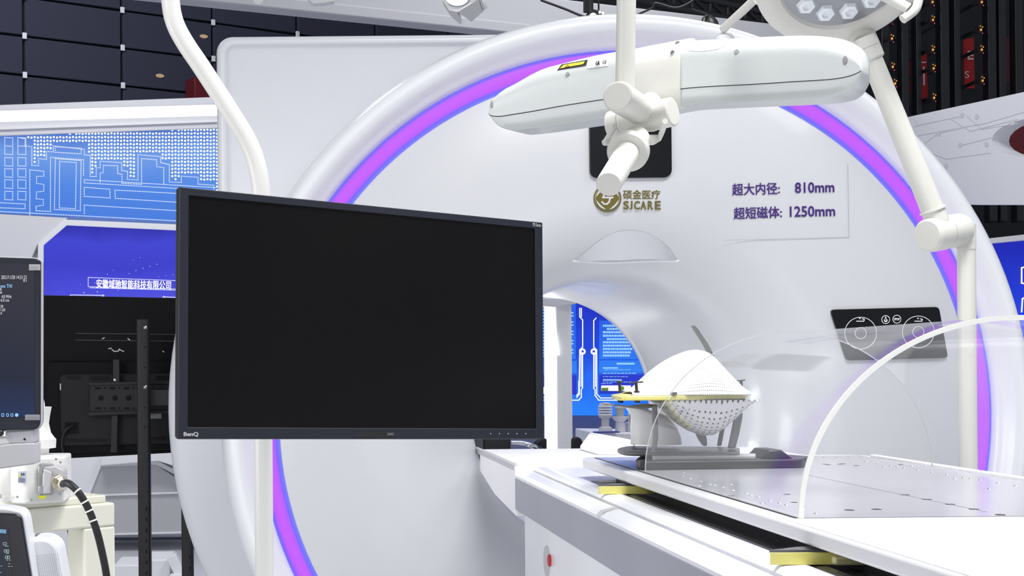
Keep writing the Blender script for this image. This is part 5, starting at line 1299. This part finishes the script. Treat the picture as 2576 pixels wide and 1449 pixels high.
for (x0, y0, x1, y1) in ((73, 665, 101, 680), (63, 1043, 100, 1057)):
    m = MB(); m.prism(pxpoly([(x0, y0), (x1, y0), (x1, y1), (x0, y1)], DU - .0016), FWD * .0008); q = m.build('sticker', grey_ink if y0 > 1000 else light_grey, us)
    m = MB()
    for i in range(3): line3(m, pxpoly([(x0 + 2, y0 + 4 + 4 * i), (x1 - 3, y0 + 4 + 4 * i)], DU - .0020), .0006, CAMW, th=.0002)
    m.build('sticker_lines', mid_grey, q)
m = MB(); m.prism(roundpoly(pxpoly([(12, 1086), (87, 1080), (87, 1115), (26, 1116), (14, 1104)], DU + .004), .004), FWD * .05); m.build('tilt_hinge', light_grey, us, bevel=.003)
m = MB(); m.lathe(at(62, 1105, DU + .003), CAMW, [(0, .0008), (.002, .0008)], n=12); m.build('hole', gap_black, us)
m = MB(); m.prism(roundpoly(pxpoly([(-420, 1180), (30, 1116), (87, 1114), (87, 1168), (40, 1174), (-420, 1240)], DU + .002), .004), FWD * .06); m.build('swing_arm', light_grey, us, bevel=.004)
m = MB(); m.prism(pxpoly([(-420, 1110), (26, 1100), (30, 1118), (-420, 1182)], DU + .01), FWD * .05); m.build('arm_cover', white_paint, us, bevel=.003)
m = MB(); m.ball(at(1, 1089, DU - .002), .006, 8); m.build('lock_knob', black_plastic, us)
pz = at(-330, 1230, DU + .03); m = MB(); m.cyl(Vector((pz.x, DU + .03, .0)), Vector((pz.x, DU + .03, pz.z)), .035); m.build('column', light_grey, us)
DC = 1.85; kc_ = DC / F
uc = thing('ultrasound_console', 'dark touch console with white rim and perforated speaker at the lower left corner', 'console', (at(-200, 1449, DC).x, DC, 0))
m = MB(); m.prism(roundpoly(pxpoly([(-420, 1252), (20, 1276), (56, 1284), (66, 1302), (96, 1520), (-420, 1560)], DC + .01), .006), FWD * .04); m.build('rim', white_shell, uc, bevel=.004)
m = MB(); m.prism(roundpoly(pxpoly([(-420, 1270), (40, 1293), (54, 1300), (92, 1530), (-420, 1560)], DC + .002), .006), FWD * .014); m.build('glass_panel', mat('dark console glass', (.016, .016, .026), .25), uc, bevel=.002)
m = MB(); m.prism(pxpoly([(-420, 1320), (20, 1330), (36, 1520), (-420, 1540)], DC + .0005), FWD * .004); m.build('touch_screen', mat('console screen', (.008, .012, .03), .2), uc)
m = MB()
con = mat('pale console print', (.1, .1, .1), .5, emit=(.45, .6, .66), es=.9)
for x, y, w_, h_ in ((12, 1368, 8, 6), (13, 1386, 5, 6), (20, 1386, 5, 6), (16, 1402, 5, 7), (22, 1402, 5, 7)): line3(m, rrect(at(x, y, DC - .0002), RT, UPV, w_ * kc_, h_ * kc_, .0004, 2), .0005, CAMW, th=.0002, closed=True)
for x, y in ((22, 1418), (21, 1425), (28, 1425), (2, 1424), (0, 1440), (13, 1374), (18, 1374), (15, 1392), (19, 1392), (17, 1409), (24, 1409)): line3(m, pxpoly([(x, y), (x + 3, y)], DC - .0002), .0006, CAMW, th=.0002)
m.build('key_print', con, uc)
m = MB(); 
for i in range(5): line3(m, pxpoly([(0, 1332 + 2 * i), (15, 1333 + 2 * i)], DC - .0002), .0005, CAMW, th=.0002)
m.build('display_lines', blue_glow_txt, uc)
m = MB(); m.prism(roundpoly(pxpoly([(74, 1352), (120, 1352), (146, 1372), (172, 1520), (100, 1520)], DC + .04), .02, 8), FWD * .06); m.build('speaker_housing', white_shell, uc, bevel=.006)
m = MB()
for i in range(12):
    for j in range(14):
        x, y = 90 + i * 5 + j * .9, 1398 + j * 4.6 - i * .45
        if x < 150 + j: m.lathe(at(x, y, DC + .0395), CAMW, [(0, .0006), (1.15 * kc_, .0006)], n=6)
m.build('speaker_holes', mid_grey, uc)
m = MB(); pz = at(-150, 1449, DC + .1); m.box((pz.x - .2, DC + .02, .0), (pz.x + .14, DC + .3, pz.z - .04)); m.build('cart_body', white_shell, uc, bevel=.01)
